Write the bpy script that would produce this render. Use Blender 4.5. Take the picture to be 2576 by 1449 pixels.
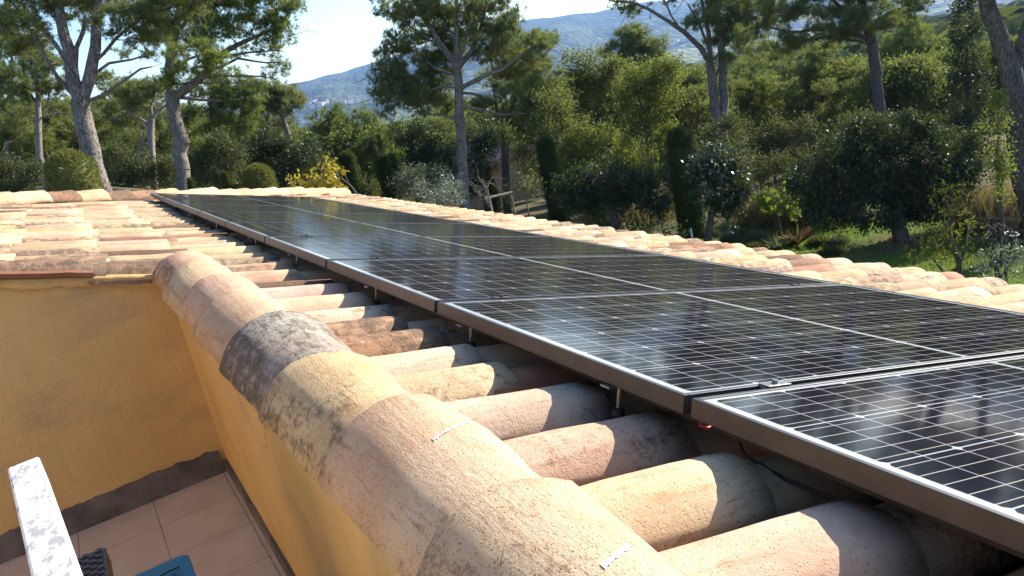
import bpy, math, random
import numpy as np
from mathutils import Matrix, Vector
for o in list(bpy.data.objects): bpy.data.objects.remove(o)
rng = np.random.default_rng(7); random.seed(7)
SC = bpy.context.scene; COL = SC.collection
V = lambda *a: np.array(a, float)

# ------------------------------------------------------------------ camera, sky, sun, exposure
R = np.array([[-0.49562308, -0.84408045, -0.20466060], [-0.14311210, 0.31178326, -0.93931365], [0.85666603, -0.43625612, -0.27532510]])
CW = V(-1.03218154, 0.81120010, 0.62639188); FP = 2024.5     # focal length in pixels of a 2576 px wide picture
cam = bpy.data.cameras.new("camera"); co = bpy.data.objects.new("camera", cam); COL.objects.link(co)
M = np.eye(4); M[:3, 0] = R[0]; M[:3, 1] = -R[1]; M[:3, 2] = -R[2]; M[:3, 3] = CW
co.matrix_world = Matrix(M.tolist()); cam.sensor_width = 36; cam.lens = FP / 2576 * 36
cam.clip_start = 0.05; cam.clip_end = 40000; SC.camera = co
SUN_AZ, SUN_EL = math.radians(84), math.radians(26)          # azimuth measured from +X towards -Y
wd = bpy.data.worlds.new("World"); SC.world = wd; wd.use_nodes = True
nt = wd.node_tree; sky = nt.nodes.new("ShaderNodeTexSky"); sky.sky_type = 'NISHITA'; sky.sun_disc = False
sky.sun_elevation = SUN_EL; sky.sun_rotation = math.radians(90) + SUN_AZ
sky.air_density = 0.85; sky.dust_density = 0.25; sky.ozone_density = 3.0
bg = nt.nodes["Background"]; bg.inputs[1].default_value = 0.13; nt.links.new(sky.outputs[0], bg.inputs[0])
sl = bpy.data.lights.new("sun", 'SUN'); sl.energy = 4.8; sl.angle = math.radians(0.53); sl.color = (1.0, 0.93, 0.82)
so = bpy.data.objects.new("sun", sl); COL.objects.link(so); so.location = (0, 0, 30)
SD = V(math.cos(SUN_EL) * math.cos(SUN_AZ), -math.cos(SUN_EL) * math.sin(SUN_AZ), math.sin(SUN_EL))
so.rotation_euler = Vector((-SD).tolist()).to_track_quat('-Z', 'Y').to_euler()
SC.view_settings.view_transform = 'Standard'; SC.view_settings.look = 'None'
SC.view_settings.exposure = 1.18; SC.view_settings.gamma = 1
SC.render.engine = 'CYCLES'; cy = SC.cycles
cy.max_bounces = 6; cy.diffuse_bounces = 4; cy.glossy_bounces = 3; cy.transmission_bounces = 3; cy.volume_bounces = 0
cy.transparent_max_bounces = 4; cy.use_denoising = True; cy.sample_clamp_indirect = 4.0

# ------------------------------------------------------------------ frames and points
S = math.radians(16.5)
U = V(1, 0, 0); L = V(0, math.cos(S), math.sin(S)); NN = V(0, -math.sin(S), math.cos(S))   # along the roof, up the slope, off the roof
B3 = np.stack([U, L, NN])
def roofw(p): return np.asarray(p, float) @ B3               # roof coordinates (u, l, n) -> world
def P(x, y, depth):                                         # a point seen in the photo, put at its own depth in metres
    return CW + depth * np.array([(x - 1288) / FP, (y - 724.5) / FP, 1.0]) @ R
def smooth(t): t = np.clip(t, 0, 1); return t * t * (3 - 2 * t)
def ground_z(x, y):
    x = np.asarray(x, float); y = np.asarray(y, float)
    z = np.where(y < 0, -0.45 + 0.40 * y, -0.45 + 0.08 * np.minimum(y, 15))
    z = -5.5 + np.log1p(np.exp((z + 5.5) * 2.2)) / 2.2
    r = np.hypot(x, y)
    d = np.maximum(np.maximum(-8 - x, x - 12.0), np.maximum(-5.0 - y, y - 6.0))
    z = np.where(d < 2, z + (np.minimum(z, -4.0) - z) * smooth((2 - d) / 2), z)
    return z - 0.13 * np.clip(r - 30, 0, 90) - 0.065 * np.clip(r - 120, 0, 1400)

# ------------------------------------------------------------------ node helper and materials
class G:
    def __init__(s, name):
        s.m = bpy.data.materials.new(name); s.m.use_nodes = True; s.t = s.m.node_tree; s.t.nodes.clear()
        s.out = s.t.nodes.new("ShaderNodeOutputMaterial")
    def n(s, typ, ins=None, **props):
        nd = s.t.nodes.new("ShaderNode" + typ)
        for k, v in props.items(): setattr(nd, k, v)
        for k, v in (ins or {}).items():
            sk = nd.inputs[k]
            if isinstance(v, bpy.types.NodeSocket): s.t.links.new(v, sk)
            else: sk.default_value = v if not (isinstance(v, tuple) and len(v) == 3 and sk.type == 'RGBA') else v + (1,)
        return nd
    def math(s, op, a, b=0.0, c=0.0, clamp=False):
        return s.n("Math", {0: a, 1: b, 2: c}, operation=op, use_clamp=clamp).outputs[0]
    def mix(s, f, a, b, mode='MIX'):
        nd = s.n("Mix", {0: f, 6: a, 7: b}, data_type='RGBA', blend_type=mode); return nd.outputs[2]
    def noise(s, co, scale, detail=4, rough=.55, dist=0):
        return s.n("TexNoise", {'Vector': co, 'Scale': scale, 'Detail': detail, 'Roughness': rough, 'Distortion': dist}).outputs[0]
    def ramp(s, v, lo, hi, a=0.0, b=1.0):
        return s.n("MapRange", {0: v, 1: lo, 2: hi, 3: a, 4: b}, interpolation_type='SMOOTHSTEP').outputs[0]
    def coord(s, kind='Object'): return s.n("TexCoord").outputs[kind]
    def scaled(s, co, sc): return s.n("Mapping", {0: co, 3: sc}).outputs[0]
    def bump(s, h, strength, dist): return s.n("Bump", {'Strength': strength, 'Distance': dist, 'Height': h}).outputs[0]
    def pbr(s, color, rough=.8, normal=None, metal=0.0, spec=.5, **kw):
        ins = {'Base Color': color, 'Roughness': rough, 'Metallic': metal, 'Specular IOR Level': spec}
        if normal is not None: ins['Normal'] = normal
        ins.update(kw)
        b = s.n("BsdfPrincipled", ins); s.t.links.new(b.outputs[0], s.out.inputs[0]); return s.m

def mat_plain(name, c, rough=.7, metal=0.0, var=.15, sc=14, bmp=0.0):
    g = G(name); co = g.coord(); v = g.noise(co, sc, 5)
    col = g.mix(g.ramp(v, .3, .7), tuple(x * (1 - var) for x in c), tuple(min(1, x * (1 + var)) for x in c))
    nm = g.bump(g.noise(co, sc * 5, 4), bmp, .01) if bmp else None
    return g.pbr(col, rough, nm, metal)

def mat_foliage(name, dark, light, trans=.35, gloss=.05, grough=.35, sc=.9):
    g = G(name); co = g.coord()
    rp = g.n("NewGeometry").outputs['Random Per Island']
    f = g.math('MULTIPLY_ADD', g.ramp(g.noise(co, sc, 3), .3, .7), .6, g.math('MULTIPLY', rp, .4))
    col = g.mix(f, dark, light)
    tcol = g.mix(.5, g.mix(1, col, (1.5, 1.5, 1.2), 'MULTIPLY'), (.20, .24, .035))
    d = g.n("BsdfDiffuse", {0: col}).outputs[0]; t = g.n("BsdfTranslucent", {0: tcol}).outputs[0]
    m1 = g.n("MixShader", {0: trans, 1: d, 2: t}).outputs[0]
    gl = g.n("BsdfGlossy", {0: (.9, .95, 1.0), 'Roughness': grough}).outputs[0]
    m2 = g.n("MixShader", {0: gloss, 1: m1, 2: gl}).outputs[0]
    g.t.links.new(m2, g.out.inputs[0]); return g.m

def mat_bark(name, a, b, sc=7):
    g = G(name); co = g.coord(); c2 = g.scaled(co, (1, 1, .28))
    v = g.n("TexVoronoi", {'Vector': g.mix(.12, c2, g.n("TexNoise", {'Vector': c2, 'Scale': sc * 2}).outputs[1]), 'Scale': sc * 3.2}, feature='DISTANCE_TO_EDGE').outputs[0]
    n = g.noise(c2, sc * 1.4, 8, .7); big = g.noise(co, 1.1, 3); h = g.math('ADD', g.math('MULTIPLY', g.ramp(v, 0, .14), .45), n)
    col = g.mix(g.ramp(h, .45, 1.15), a, b); col = g.mix(g.ramp(big, .35, .65), col, g.mix(1, col, (.78, .74, .72), 'MULTIPLY'))
    return g.pbr(col, .9, g.bump(h, .8, .025), 0, .2)

def mat_tile(name, along=(34, 3.2, 12)):
    g = G(name); co = g.coord(); at = g.n("Attribute", {}, attribute_name="tint")
    tint, dirt = g.mix(1, at.outputs['Color'], (1.0, .98, .92), 'MULTIPLY'), at.outputs['Alpha']
    big = g.noise(co, 5, 4, .6); mid = g.noise(co, 26, 7, .7); fine = g.noise(co, 120, 5, .75); grain = g.noise(co, 420, 3, .7)
    sco = g.scaled(co, along); streak = g.noise(sco, 1.0, 7, .68); thin = g.noise(g.scaled(co, tuple(v * 4 for v in along)), 1.0, 4, .6)
    mul = lambda c: g.mix(1, tint, c, 'MULTIPLY')
    col = g.mix(g.ramp(big, .36, .66), mul((.93, .82, .76)), mul((1.06, 1.05, 1.0)))
    col = g.mix(g.math('MULTIPLY', g.ramp(mid, .50, .68), .55), col, mul((.97, .74, .60)))          # bare clay showing through
    col = g.mix(g.math('MULTIPLY', g.ramp(mid, .46, .32), .5), col, mul((1.10, 1.12, 1.12)))         # lime bloom
    col = g.mix(g.math('MULTIPLY', g.ramp(streak, .52, .70), .55), col, mul((.66, .50, .38)))        # run marks along the tile
    col = g.mix(g.math('MULTIPLY', g.ramp(thin, .60, .70), .35), col, mul((.55, .42, .33)))
    vs = g.n("TexVoronoi", {'Vector': co, 'Scale': 330.0, 'Randomness': 1.0}); pick = g.n("SeparateColor", {0: vs.outputs['Color']}).outputs
    pit = g.math('MULTIPLY', g.ramp(g.math('MULTIPLY_ADD', fine, .5, vs.outputs['Distance']), .70, .45), g.math('GREATER_THAN', g.math('MULTIPLY_ADD', dirt, .35, pick[0]), g.math('SUBTRACT', 1.12, g.math('MULTIPLY', mid, .45))))
    col = g.mix(g.math('MULTIPLY', pit, .75), col, mul((.30, .22, .17)))
    col = g.mix(g.math('MULTIPLY', g.ramp(grain, .58, .70), .40), col, mul((.55, .43, .34)))
    # crust and soot: speckled, thicker where the tile is dirty
    cov = g.math('ADD', g.math('MULTIPLY', mid, .42), g.math('ADD', g.math('MULTIPLY', big, .22), g.math('ADD', g.math('MULTIPLY', fine, .26), g.math('MULTIPLY', streak, .22))))
    m = g.ramp(g.math('MULTIPLY_ADD', dirt, .36, cov), .70, .84)
    m = g.math('MULTIPLY', m, g.ramp(g.math('MULTIPLY_ADD', m, .45, fine), .40, .62))
    crust = g.mix(g.ramp(grain, .4, .62), (.060, .045, .034), (.20, .145, .10))
    col = g.mix(g.math('MULTIPLY', m, .86), col, crust)
    vo = g.n("TexVoronoi", {'Vector': co, 'Scale': 26.0, 'Randomness': 1.0}); sel = g.math('GREATER_THAN', g.n("SeparateColor", {0: vo.outputs['Color']}).outputs[0], .84)
    ros = g.math('MULTIPLY', g.math('MULTIPLY', g.ramp(g.math('MULTIPLY_ADD', fine, .35, vo.outputs['Distance']), .40, .30), sel), g.ramp(dirt, .2, .5))
    col = g.mix(g.math('MULTIPLY', ros, .65), col, (.50, .47, .42))
    h = g.math('ADD', g.math('MULTIPLY_ADD', grain, .22, g.math('MULTIPLY', fine, .5)), g.math('ADD', g.math('MULTIPLY', mid, .5), g.math('MULTIPLY_ADD', streak, .9, g.math('MULTIPLY_ADD', m, .35, g.math('MULTIPLY', pit, -.5)))))
    return g.pbr(col, .9, g.bump(h, .6, .008), 0, .2)

def mat_plaster():
    g = G("ochre_plaster"); co = g.coord()
    a = g.noise(co, 2.2, 4); f = g.noise(co, 95, 3, .6); st = g.noise(g.scaled(co, (1, 1, 2.4)), 3.1, 5, .6)
    col = g.mix(g.ramp(a, .3, .7), (.60, .385, .15), (.70, .47, .195))
    col = g.mix(g.math('MULTIPLY', g.ramp(st, .50, .72), .38), col, (.36, .255, .15))
    dr_ = g.noise(g.scaled(co, (8, 8, .7)), 1.0, 5, .6)
    col = g.mix(g.math('MULTIPLY', g.ramp(dr_, .54, .74), .30), col, (.34, .235, .125))
    ck = g.n("TexVoronoi", {'Vector': g.mix(.25, g.scaled(co, (1, 1, .6)), g.n("TexNoise", {'Vector': co, 'Scale': 2.5, 'Detail': 4.0}).outputs[1]), 'Scale': 1.1}, feature='DISTANCE_TO_EDGE').outputs[0]
    col = g.mix(g.math('MULTIPLY', g.math('LESS_THAN', ck, .0014), g.ramp(g.noise(co, 1.3, 2), .55, .60)), col, (.34, .22, .10))
    col = g.mix(g.math('MULTIPLY', g.ramp(f, .60, .72), .35), col, (.30, .19, .07))
    return g.pbr(col, .92, g.bump(g.math('ADD', f, g.math('MULTIPLY', g.noise(co, 30, 3), .6)), .45, .008), 0, .2)

def mat_floor():
    g = G("beige_floor_tiles"); co = g.coord(); x = g.n("SeparateXYZ", {0: co})
    def line(v, off, p):
        t = g.math('FRACT', g.math('DIVIDE', g.math('SUBTRACT', v, off), p))
        return g.math('LESS_THAN', g.math('ABSOLUTE', g.math('SUBTRACT', t, .5)), .5 - .0055)
    ok = g.math('MULTIPLY', line(x.outputs[0], 2.062 + .2795 * .0, .2795), line(x.outputs[1], .605, .2795))
    n1 = g.noise(co, 7, 4)
    col = g.mix(g.ramp(n1, .3, .7), (.56, .45, .37), (.64, .52, .43)); col = g.mix(g.math('MULTIPLY', g.ramp(g.noise(co, 3.3, 6, .7), .52, .70), .35), col, (.36, .28, .22))
    col = g.mix(ok, g.mix(g.ramp(g.noise(co, 40), .4, .6), (.13, .075, .045), (.33, .23, .16)), col)
    return g.pbr(col, g.ramp(n1, .3, .7, .45, .6), g.bump(ok, .3, .002))

def mat_glass_panel():
    # laminate seen through glass: dark cells, white gaps, chamfered corners, thin bus bars (x along the array, y along the slope; metres)
    g = G("solar_cells"); co = g.coord(); s = g.n("SeparateXYZ", {0: co}); X, Y = s.outputs[0], s.outputs[1]
    a = g.math('ABSOLUTE', g.math('SUBTRACT', X, .519)); b = g.math('ABSOLUTE', g.math('ADD', Y, .8775))
    pu, pl = .1665, .0838
    def cellpos(v, p, off=0.0):                                # distance to the nearest grid line
        t = g.math('FRACT', g.math('DIVIDE', g.math('ADD', v, off), p)); return g.math('MULTIPLY', g.math('SUBTRACT', .5, g.math('ABSOLUTE', g.math('SUBTRACT', t, .5))), p)
    du = cellpos(a, pu); bb = g.math('SUBTRACT', b, .0075); dl = cellpos(bb, pl); dl2 = cellpos(bb, pl * 2)
    gap = g.math('MAXIMUM', g.math('LESS_THAN', du, .0015), g.math('LESS_THAN', dl, .0009))
    cham = g.math('LESS_THAN', g.math('ADD', du, dl2), .0095)
    mid = g.math('LESS_THAN', bb, 0.0)
    edge = g.math('MAXIMUM', g.math('GREATER_THAN', a, pu * 3 - .0005), g.math('GREATER_THAN', bb, pl * 10 - .0005))
    white = g.math('MAXIMUM', g.math('MAXIMUM', gap, cham), g.math('MAXIMUM', mid, edge))
    bus = g.math('LESS_THAN', g.math('ABSOLUTE', cellpos(a, pu / 5, pu / 10)), .0009)
    n = g.noise(co, 3, 2)
    cell = g.mix(g.ramp(n, .3, .7), (.0055, .006, .010), (.010, .010, .017))
    cell = g.mix(g.math('MULTIPLY', bus, .8), cell, (.50, .44, .37))
    col = g.mix(white, cell, (.40, .41, .42))
    dust = g.noise(g.scaled(co, (1.5, 1.5, 1)), 1.4, 5, .7)
    wv = g.bump(g.noise(co, 3.0, 2), .012, .02)
    return g.pbr(col, .6, None, 0, .0, **{'Coat Weight': 1.0, 'Coat Roughness': g.ramp(dust, .3, .75, .06, .10), 'Coat IOR': 1.185, 'Coat Normal': wv})

MT = mat_tile("terracotta"); MTC = mat_tile("terracotta_caps", (3.4, 34, 34)); MPL = mat_plaster()
M_FRAME = mat_plain("anodised_frame", (.052, .047, .041), .42, .3, .15, 20)
M_STEEL = mat_plain("stainless_steel", (.26, .25, .24), .4, .85, .3, 30)
M_BLACK = mat_plain("black_rubber", (.015, .015, .016), .6)
M_RED = mat_plain("red_insulation", (.45, .03, .04), .5)
M_CELL = mat_glass_panel(); M_FLOOR = mat_floor()
M_BASE = mat_plain("dark_mortar_skirting", (.13, .115, .105), .9, 0, .35, 9, .4)
M_MORTAR = mat_plain("pale_mortar", (.42, .34, .25), .95, 0, .3, 30, .6)
M_CHALK = mat_plain("chalk", (.50, .49, .51), .95, 0, .25, 160)

# ------------------------------------------------------------------ mesh helpers
def link(o, parent=None):
    COL.objects.link(o)
    if parent is not None: o.parent = parent
    return o
def tag(o, label=None, cat=None, group=None, kind=None):
    if label: o["label"] = label
    if cat: o["category"] = cat
    if group: o["group"] = group
    if kind: o["kind"] = kind
    return o
def empty(name, loc=(0, 0, 0), label=None, cat=None, group=None):
    o = bpy.data.objects.new(name, None); o.location = tuple(float(v) for v in loc); o.empty_display_size = .2
    return tag(link(o), label, cat, group)
def mesh(name, verts, faces, mats, parent=None, smooth_=False, midx=None, off=None):
    me = bpy.data.meshes.new(name); v = np.asarray(verts, float)
    if off is not None: v = v - np.asarray(off, float)
    if isinstance(faces, np.ndarray):
        k = faces.shape[1]; nf = len(faces)
        me.vertices.add(len(v)); me.vertices.foreach_set("co", v.astype(np.float32).ravel())
        me.loops.add(nf * k); me.loops.foreach_set("vertex_index", faces.astype(np.int32).ravel())
        me.polygons.add(nf); me.polygons.foreach_set("loop_start", np.arange(0, nf * k, k, dtype=np.int32))
        me.polygons.foreach_set("loop_total", np.full(nf, k, np.int32)); me.update(calc_edges=True)
    else: me.from_pydata(v.tolist(), [], faces); me.update()
    for m in (mats if isinstance(mats, (list, tuple)) else [mats]): me.materials.append(m)
    if smooth_: me.polygons.foreach_set("use_smooth", np.ones(len(me.polygons), bool))
    if midx is not None: me.polygons.foreach_set("material_index", np.asarray(midx, np.int32))
    return link(bpy.data.objects.new(name, me), parent)
class MB:                                                    # gathers boxes, tubes, quads into one mesh
    def __init__(s): s.v = []; s.f = []
    def add(s, vs, fs):
        k = len(s.v); s.v += [tuple(float(c) for c in p) for p in vs]; s.f += [tuple(i + k for i in f) for f in fs]
    def box(s, lo, hi, fr=None, bev=0.0):
        lo, hi = V(*lo), V(*hi)
        if bev <= 0:
            pts = [V(x, y, z) for z in (lo[2], hi[2]) for y in (lo[1], hi[1]) for x in (lo[0], hi[0])]
            fs = [(0, 2, 3, 1), (4, 5, 7, 6), (0, 1, 5, 4), (2, 6, 7, 3), (0, 4, 6, 2), (1, 3, 7, 5)]
        else:
            import bmesh
            bm = bmesh.new(); bmesh.ops.create_cube(bm, size=1.0)
            for w in bm.verts: w.co = Vector(((lo + hi) / 2 + np.array(w.co) * (hi - lo)).tolist())
            bmesh.ops.bevel(bm, geom=bm.edges[:] + bm.verts[:], offset=bev, segments=2, affect='EDGES', profile=.5)
            bm.verts.index_update(); pts = [np.array(w.co) for w in bm.verts]; fs = [tuple(w.index for w in f.verts) for f in bm.faces]; bm.free()
        if fr is not None: pts = [fr(p) for p in pts]
        s.add(pts, fs)
    def tube(s, pts, rad, n=8, cap=True):
        pts = [np.asarray(p, float) for p in pts]; rad = rad if hasattr(rad, '__len__') else [rad] * len(pts); vs = []; fs = []
        t0 = pts[1] - pts[0]; a = np.cross(t0, V(0, 0, 1)); a = a if np.linalg.norm(a) > 1e-4 * np.linalg.norm(t0) else V(1, 0, 0)
        for i, p in enumerate(pts):
            t = pts[min(i + 1, len(pts) - 1)] - pts[max(i - 1, 0)]; t /= np.linalg.norm(t)
            a = a - t * (a @ t); a /= np.linalg.norm(a); b = np.cross(t, a)
            for j in range(n):
                an = 2 * math.pi * j / n; vs.append(p + rad[i] * (math.cos(an) * a + math.sin(an) * b))
        for i in range(len(pts) - 1):
            for j in range(n): fs.append((i * n + j, i * n + (j + 1) % n, (i + 1) * n + (j + 1) % n, (i + 1) * n + j))
        if cap: fs += [tuple(range(n))[::-1], tuple(range((len(pts) - 1) * n, len(pts) * n))]
        s.add(vs, fs)
    def build(s, name, mat, parent=None, off=None, smooth_=False): return mesh(name, s.v, s.f, mat, parent, smooth_, None, off)

g = G("peeling_white_paint"); co_ = g.coord(); a_ = g.noise(g.scaled(co_, (26, 52, 52)), 1.6, 7, .72, .3); b_ = g.noise(g.scaled(co_, (30, 60, 60)), 1, 5)
col = g.mix(g.ramp(g.math('MULTIPLY_ADD', b_, .35, a_), .69, .74), (.84, .83, .81), (.40, .385, .36)); M_WHITE = g.pbr(col, .5, g.bump(a_, .3, .003))
M_PANE = mat_plain("window_glass", (.05, .055, .06), .05, 0, .05, 3)
# ------------------------------------------------------------------ the house: roof tiles, caps, terrace walls
house = empty("house", (0, 0, 0), "ochre house with a canal tiled roof around a sunken terrace, under the solar panels", "house")
CREAM = [(.54, .42, .28), (.52, .40, .265), (.57, .46, .32), (.53, .385, .26), (.55, .42, .29), (.59, .48, .34), (.50, .375, .24), (.55, .41, .30)]
RUST = [(.36, .215, .135), (.40, .25, .16), (.31, .185, .125)]; DARK = [(.22, .135, .09), (.18, .12, .085), (.28, .17, .11)]
NT = 11; TH = np.linspace(-1.45, 1.45, NT)
def arc(w, h): return np.stack([w * np.sin(TH) / math.sin(1.45), -h * (1 - np.cos(TH)) / (1 - math.cos(1.45))], 1)
def tile_shell(length, w0, w1, h0, h1, drop, thick=.013, seg=4, jit=.0015, sag=0.0, lump=.0012):
    # local: x across, y from lower end (0) up to length, z out; returns verts, faces. Outer skin, inner skin, both rims.
    vs = []
    for skin in (0, 1):
        for i in range(seg + 1):
            t = i / seg; w = w0 + (w1 - w0) * t - skin * thick; h = h0 + (h1 - h0) * t - skin * thick * .6; A = arc(w, h)
            y = np.full(NT, t * length)
            if i in (0, seg): y = y + rng.normal(0, .0028, NT)
            A = A + rng.normal(0, jit, A.shape) * (1 if 0 < i < seg else .7)
            z = A[:, 1] - drop * t - skin * thick + sag * math.sin(math.pi * t)
            vs.append(np.stack([A[:, 0], y, z], 1))
    vs = np.concatenate(vs); fs = []; K = (seg + 1) * NT
    ph = rng.uniform(0, 6.28, 4); q = vs / max(w0, 1e-6)     # hand-made: gently lumpy
    vs[:, 2] += lump * (np.sin(q[:, 0] * 2.6 + q[:, 1] * 1.3 + ph[0]) + .6 * np.sin(q[:, 0] * 5.1 - q[:, 1] * 3.2 + ph[1])); vs[:, 0] += lump * .8 * np.sin(q[:, 1] * 2.2 + ph[2])
    for i in range(seg):
        for j in range(NT - 1):
            a = i * NT + j; fs.append((a, a + 1, a + NT + 1, a + NT)); fs.append((K + a, K + a + NT, K + a + NT + 1, K + a + 1))
    for j in range(NT - 1):
        fs.append((j, K + j, K + j + 1, j + 1)); e = seg * NT + j; fs.append((e, e + 1, K + e + 1, K + e))
    for i in range(seg):
        for j in (0, NT - 1):
            a = i * NT + j; f = (a, a + NT, K + a + NT, K + a); fs.append(f if j == 0 else f[::-1])
    return vs, np.array(fs)
def tint_of(vs, col, dirt, side=0.0):                        # dirt gathers along the lower edges, around the laps and in odd patches
    x, y = vs[:, 0], vs[:, 1]; ph = rng.uniform(0, 6.28, 4)
    d = dirt + .10 * (np.sin(x * 21 + ph[0]) * np.sin(y * 11 + ph[1])) + .16 * np.clip(np.abs(x) / .1 - .75, 0, 1) + .10 * np.exp(-y / .03) + side * np.clip(-x * 9, 0, 1)
    return np.concatenate([np.tile(np.array(col), (len(vs), 1)), np.clip(d, 0, 1)[:, None]], 1)
def set_tint(o, cols): 
    at = o.data.attributes.new("tint", 'FLOAT_COLOR', 'POINT'); at.data.foreach_set("color", np.asarray(cols, np.float32).ravel())
def hip_u(l): return 8.85 - 1.02 * l
PU, PL, LO = .2285, .372, .0
special = {(-.36, 0): ((.66, .47, .37), .05), (-.129, 0): ((.66, .50, .37), .22), (.115, 0): ((.60, .445, .33), .36), (.337, 0): ((.62, .49, .37), .25), (.568, 0): ((.60, .45, .33), .38),
           (.783, 0): ((.66, .55, .42), .12), (.985, 0): ((.46, .28, .17), .60), (1.20, 0): ((.52, .34, .21), .52), (1.43, 0): ((.66, .53, .39), .36), (1.66, 0): ((.66, .47, .38), .08),
           (1.89, 0): ((.64, .48, .38), .12), (2.11, 0): ((.24, .14, .085), .55), (2.40, 0): ((.56, .44, .31), .2), (2.40, 1): ((.40, .27, .18), .66), (2.40, 2): ((.40, .26, .17), .60), (2.40, 3): ((.55, .44, .30), .42), (2.40, 4): ((.53, .42, .29), .45), (2.62, 0): ((.50, .36, .25), .42)}
tv, tf, tc = [], [], []; nv = 0
us = sorted(set([round(k[0], 3) for k in special] + [round(-.36 - PU * k, 3) for k in range(1, 9)] + [round(2.62 + PU * k, 3) for k in range(1, 52)]))
LEAVE = -3.5
def put(vs, fs, xf, col, dirt):
    global nv
    w = xf(vs); tv.append(w); tf.append(fs + nv); nv += len(vs); tc.append(tint_of(vs, col, dirt))
for u0 in us:
    co_ = random.gauss(0, .022)
    for k in range(-10, 10):
        l0 = LO + PL * k + co_ + random.gauss(0, .012) - .01
        if k == -10: l0 = LEAVE
        elif l0 < LEAVE + .12: continue
        if u0 + .1 > hip_u(l0 + .2) - .12: continue
        if u0 < 2.30 and l0 + .2 > .52: continue
        ln = .455 + random.gauss(0, .008)
        if u0 < 2.30 and l0 + ln > .56: ln = .56 - l0
        r = random.random(); c = random.choice(CREAM); dirt = max(0, random.gauss(.22, .14))
        if r < .065: c = random.choice(RUST); dirt = random.uniform(.1, .45)
        elif r < .11: c = random.choice(DARK); dirt = random.uniform(.3, .7)
        elif r < .32: dirt = random.uniform(.35, .62)
        if (u0, k) in special: c, dirt = special[(u0, k)]
        vs, fs = tile_shell(ln, .099, .081, .077, .066, .020)
        ang = random.gauss(0, .014); du, dn = random.gauss(0, .005), random.gauss(0, .0035)
        c = tuple(min(.8, v * random.uniform(.92, 1.06)) for v in c)
        lift_ = .062 if u0 == 2.40 and l0 + .2 > .5 else 0.0      # the row along the wall top is bedded higher
        def xf(p, u0=u0, l0=l0, ang=ang, du=du, dn=dn, lift_=lift_):
            return roofw(np.stack([u0 + du + p[:, 0] + ang * p[:, 1], l0 + p[:, 1] - ang * p[:, 0], -.070 + dn + lift_ + p[:, 2]], 1))
        put(vs, fs, xf, c, dirt)
        # channel tile under the gap to the next cover tile
        if (u0 >= 2.30 or l0 < .45) and u0 + PU * .5 < hip_u(l0 + .2) - .1:
            vs2, fs2 = tile_shell(min(ln + .02, .60 - l0) if u0 < 2.25 else ln + .02, .092, .080, .045, .04, .016, .012, 2)
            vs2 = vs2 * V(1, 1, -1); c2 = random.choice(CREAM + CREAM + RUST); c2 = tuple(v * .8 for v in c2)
            def xf2(p, u0=u0, l0=l0, dn=dn):
                return roofw(np.stack([u0 + PU / 2 + p[:, 0], l0 - .03 + p[:, 1], -.188 + dn + p[:, 2] * 1.0 - .025 * p[:, 1]], 1))
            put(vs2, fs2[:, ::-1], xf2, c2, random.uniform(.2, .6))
roof = mesh("roof_tiles", np.concatenate(tv), np.concatenate(tf), MT, house, True); set_tint(roof, np.concatenate(tc))
# deck below the tiles, and the hip slope beyond
dk = MB()
def slab(pts, t):
    p = [roofw(q) for q in pts]; dz = V(0, 0, -t); n = len(p)
    dk.add(p + [q + dz for q in p], [tuple(range(n)), tuple(range(2 * n - 1, n - 1, -1))] + [(i, i + n, (i + 1) % n + n, (i + 1) % n) for i in range(n)])
slab([(-3, -3.42, -.215), (2.36, -3.42, -.215), (2.36, .49, -.215), (-3, .49, -.215)], .12)
slab([(2.36, -3.42, -.215), (hip_u(-3.42), -3.42, -.215), (hip_u(3.7), 3.7, -.215), (2.36, 3.7, -.215)], .12)
a, b = roofw((hip_u(-3.42), -3.42, -.2)), roofw((hip_u(3.7), 3.7, -.2)); e1 = V(a[0], 7.0, a[2]); 
dk.add([a, b, V(b[0], 4.2, b[2]), e1], [(0, 3, 2, 1)])
dk.build("roof_deck", M_MORTAR, house)
# ridge caps: half pipes along the terrace wall, each far end lapped over the next one
CAPS = [(2.31, (.60, .40, .28), .26), (1.95, (.60, .46, .30), .14), (1.60, (.60, .42, .31), .10), (1.24, (.58, .44, .31), .10), (.862, (.43, .40, .36), .50), (.455, (.60, .46, .28), .25),
        (.105, (.61, .45, .32), .16), (-.262, (.58, .44, .31), .22), (-.63, (.61, .46, .34), .25), (-.99, (.60, .45, .33), .2), (-1.36, (.6, .44, .3), .2)]
CAPLAB = {0: "cap at the wall corner, its left flank stained dark", 4: "grey cap crusted with lichen", 5: "yellowed cap with black stains on its flank", 6: "cap with a short white chalk line on top", 7: "cap with a white chalk smudge and a dark crust"}
o_grid = []
def cap_shell(ln, c, dirt, xf, name, parent, w0=.137, w1=.118, h0=.122, h1=.108, drop=.027, side=-.10):
    vs, fs = tile_shell(ln, w0, w1, h0, h1, drop, .019, 10, .0012, 0, .0022)
    y = vs[:, 1]; x = vs[:, 0]                                # ribs pressed along the crown
    vs[:, 2] += .0022 * np.sin(x * 150) * np.exp(-((x) / .06) ** 2) + rng.normal(0, .0008, len(vs))
    o = mesh(name, xf(vs), fs, MTC, parent, True)
    o_grid[:] = [vs[:11 * NT].reshape(11, NT, 3)]
    set_tint(o, tint_of(vs * V(-1 if side < 0 else 1, 1, 1), c, dirt, abs(side))); return o
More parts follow.
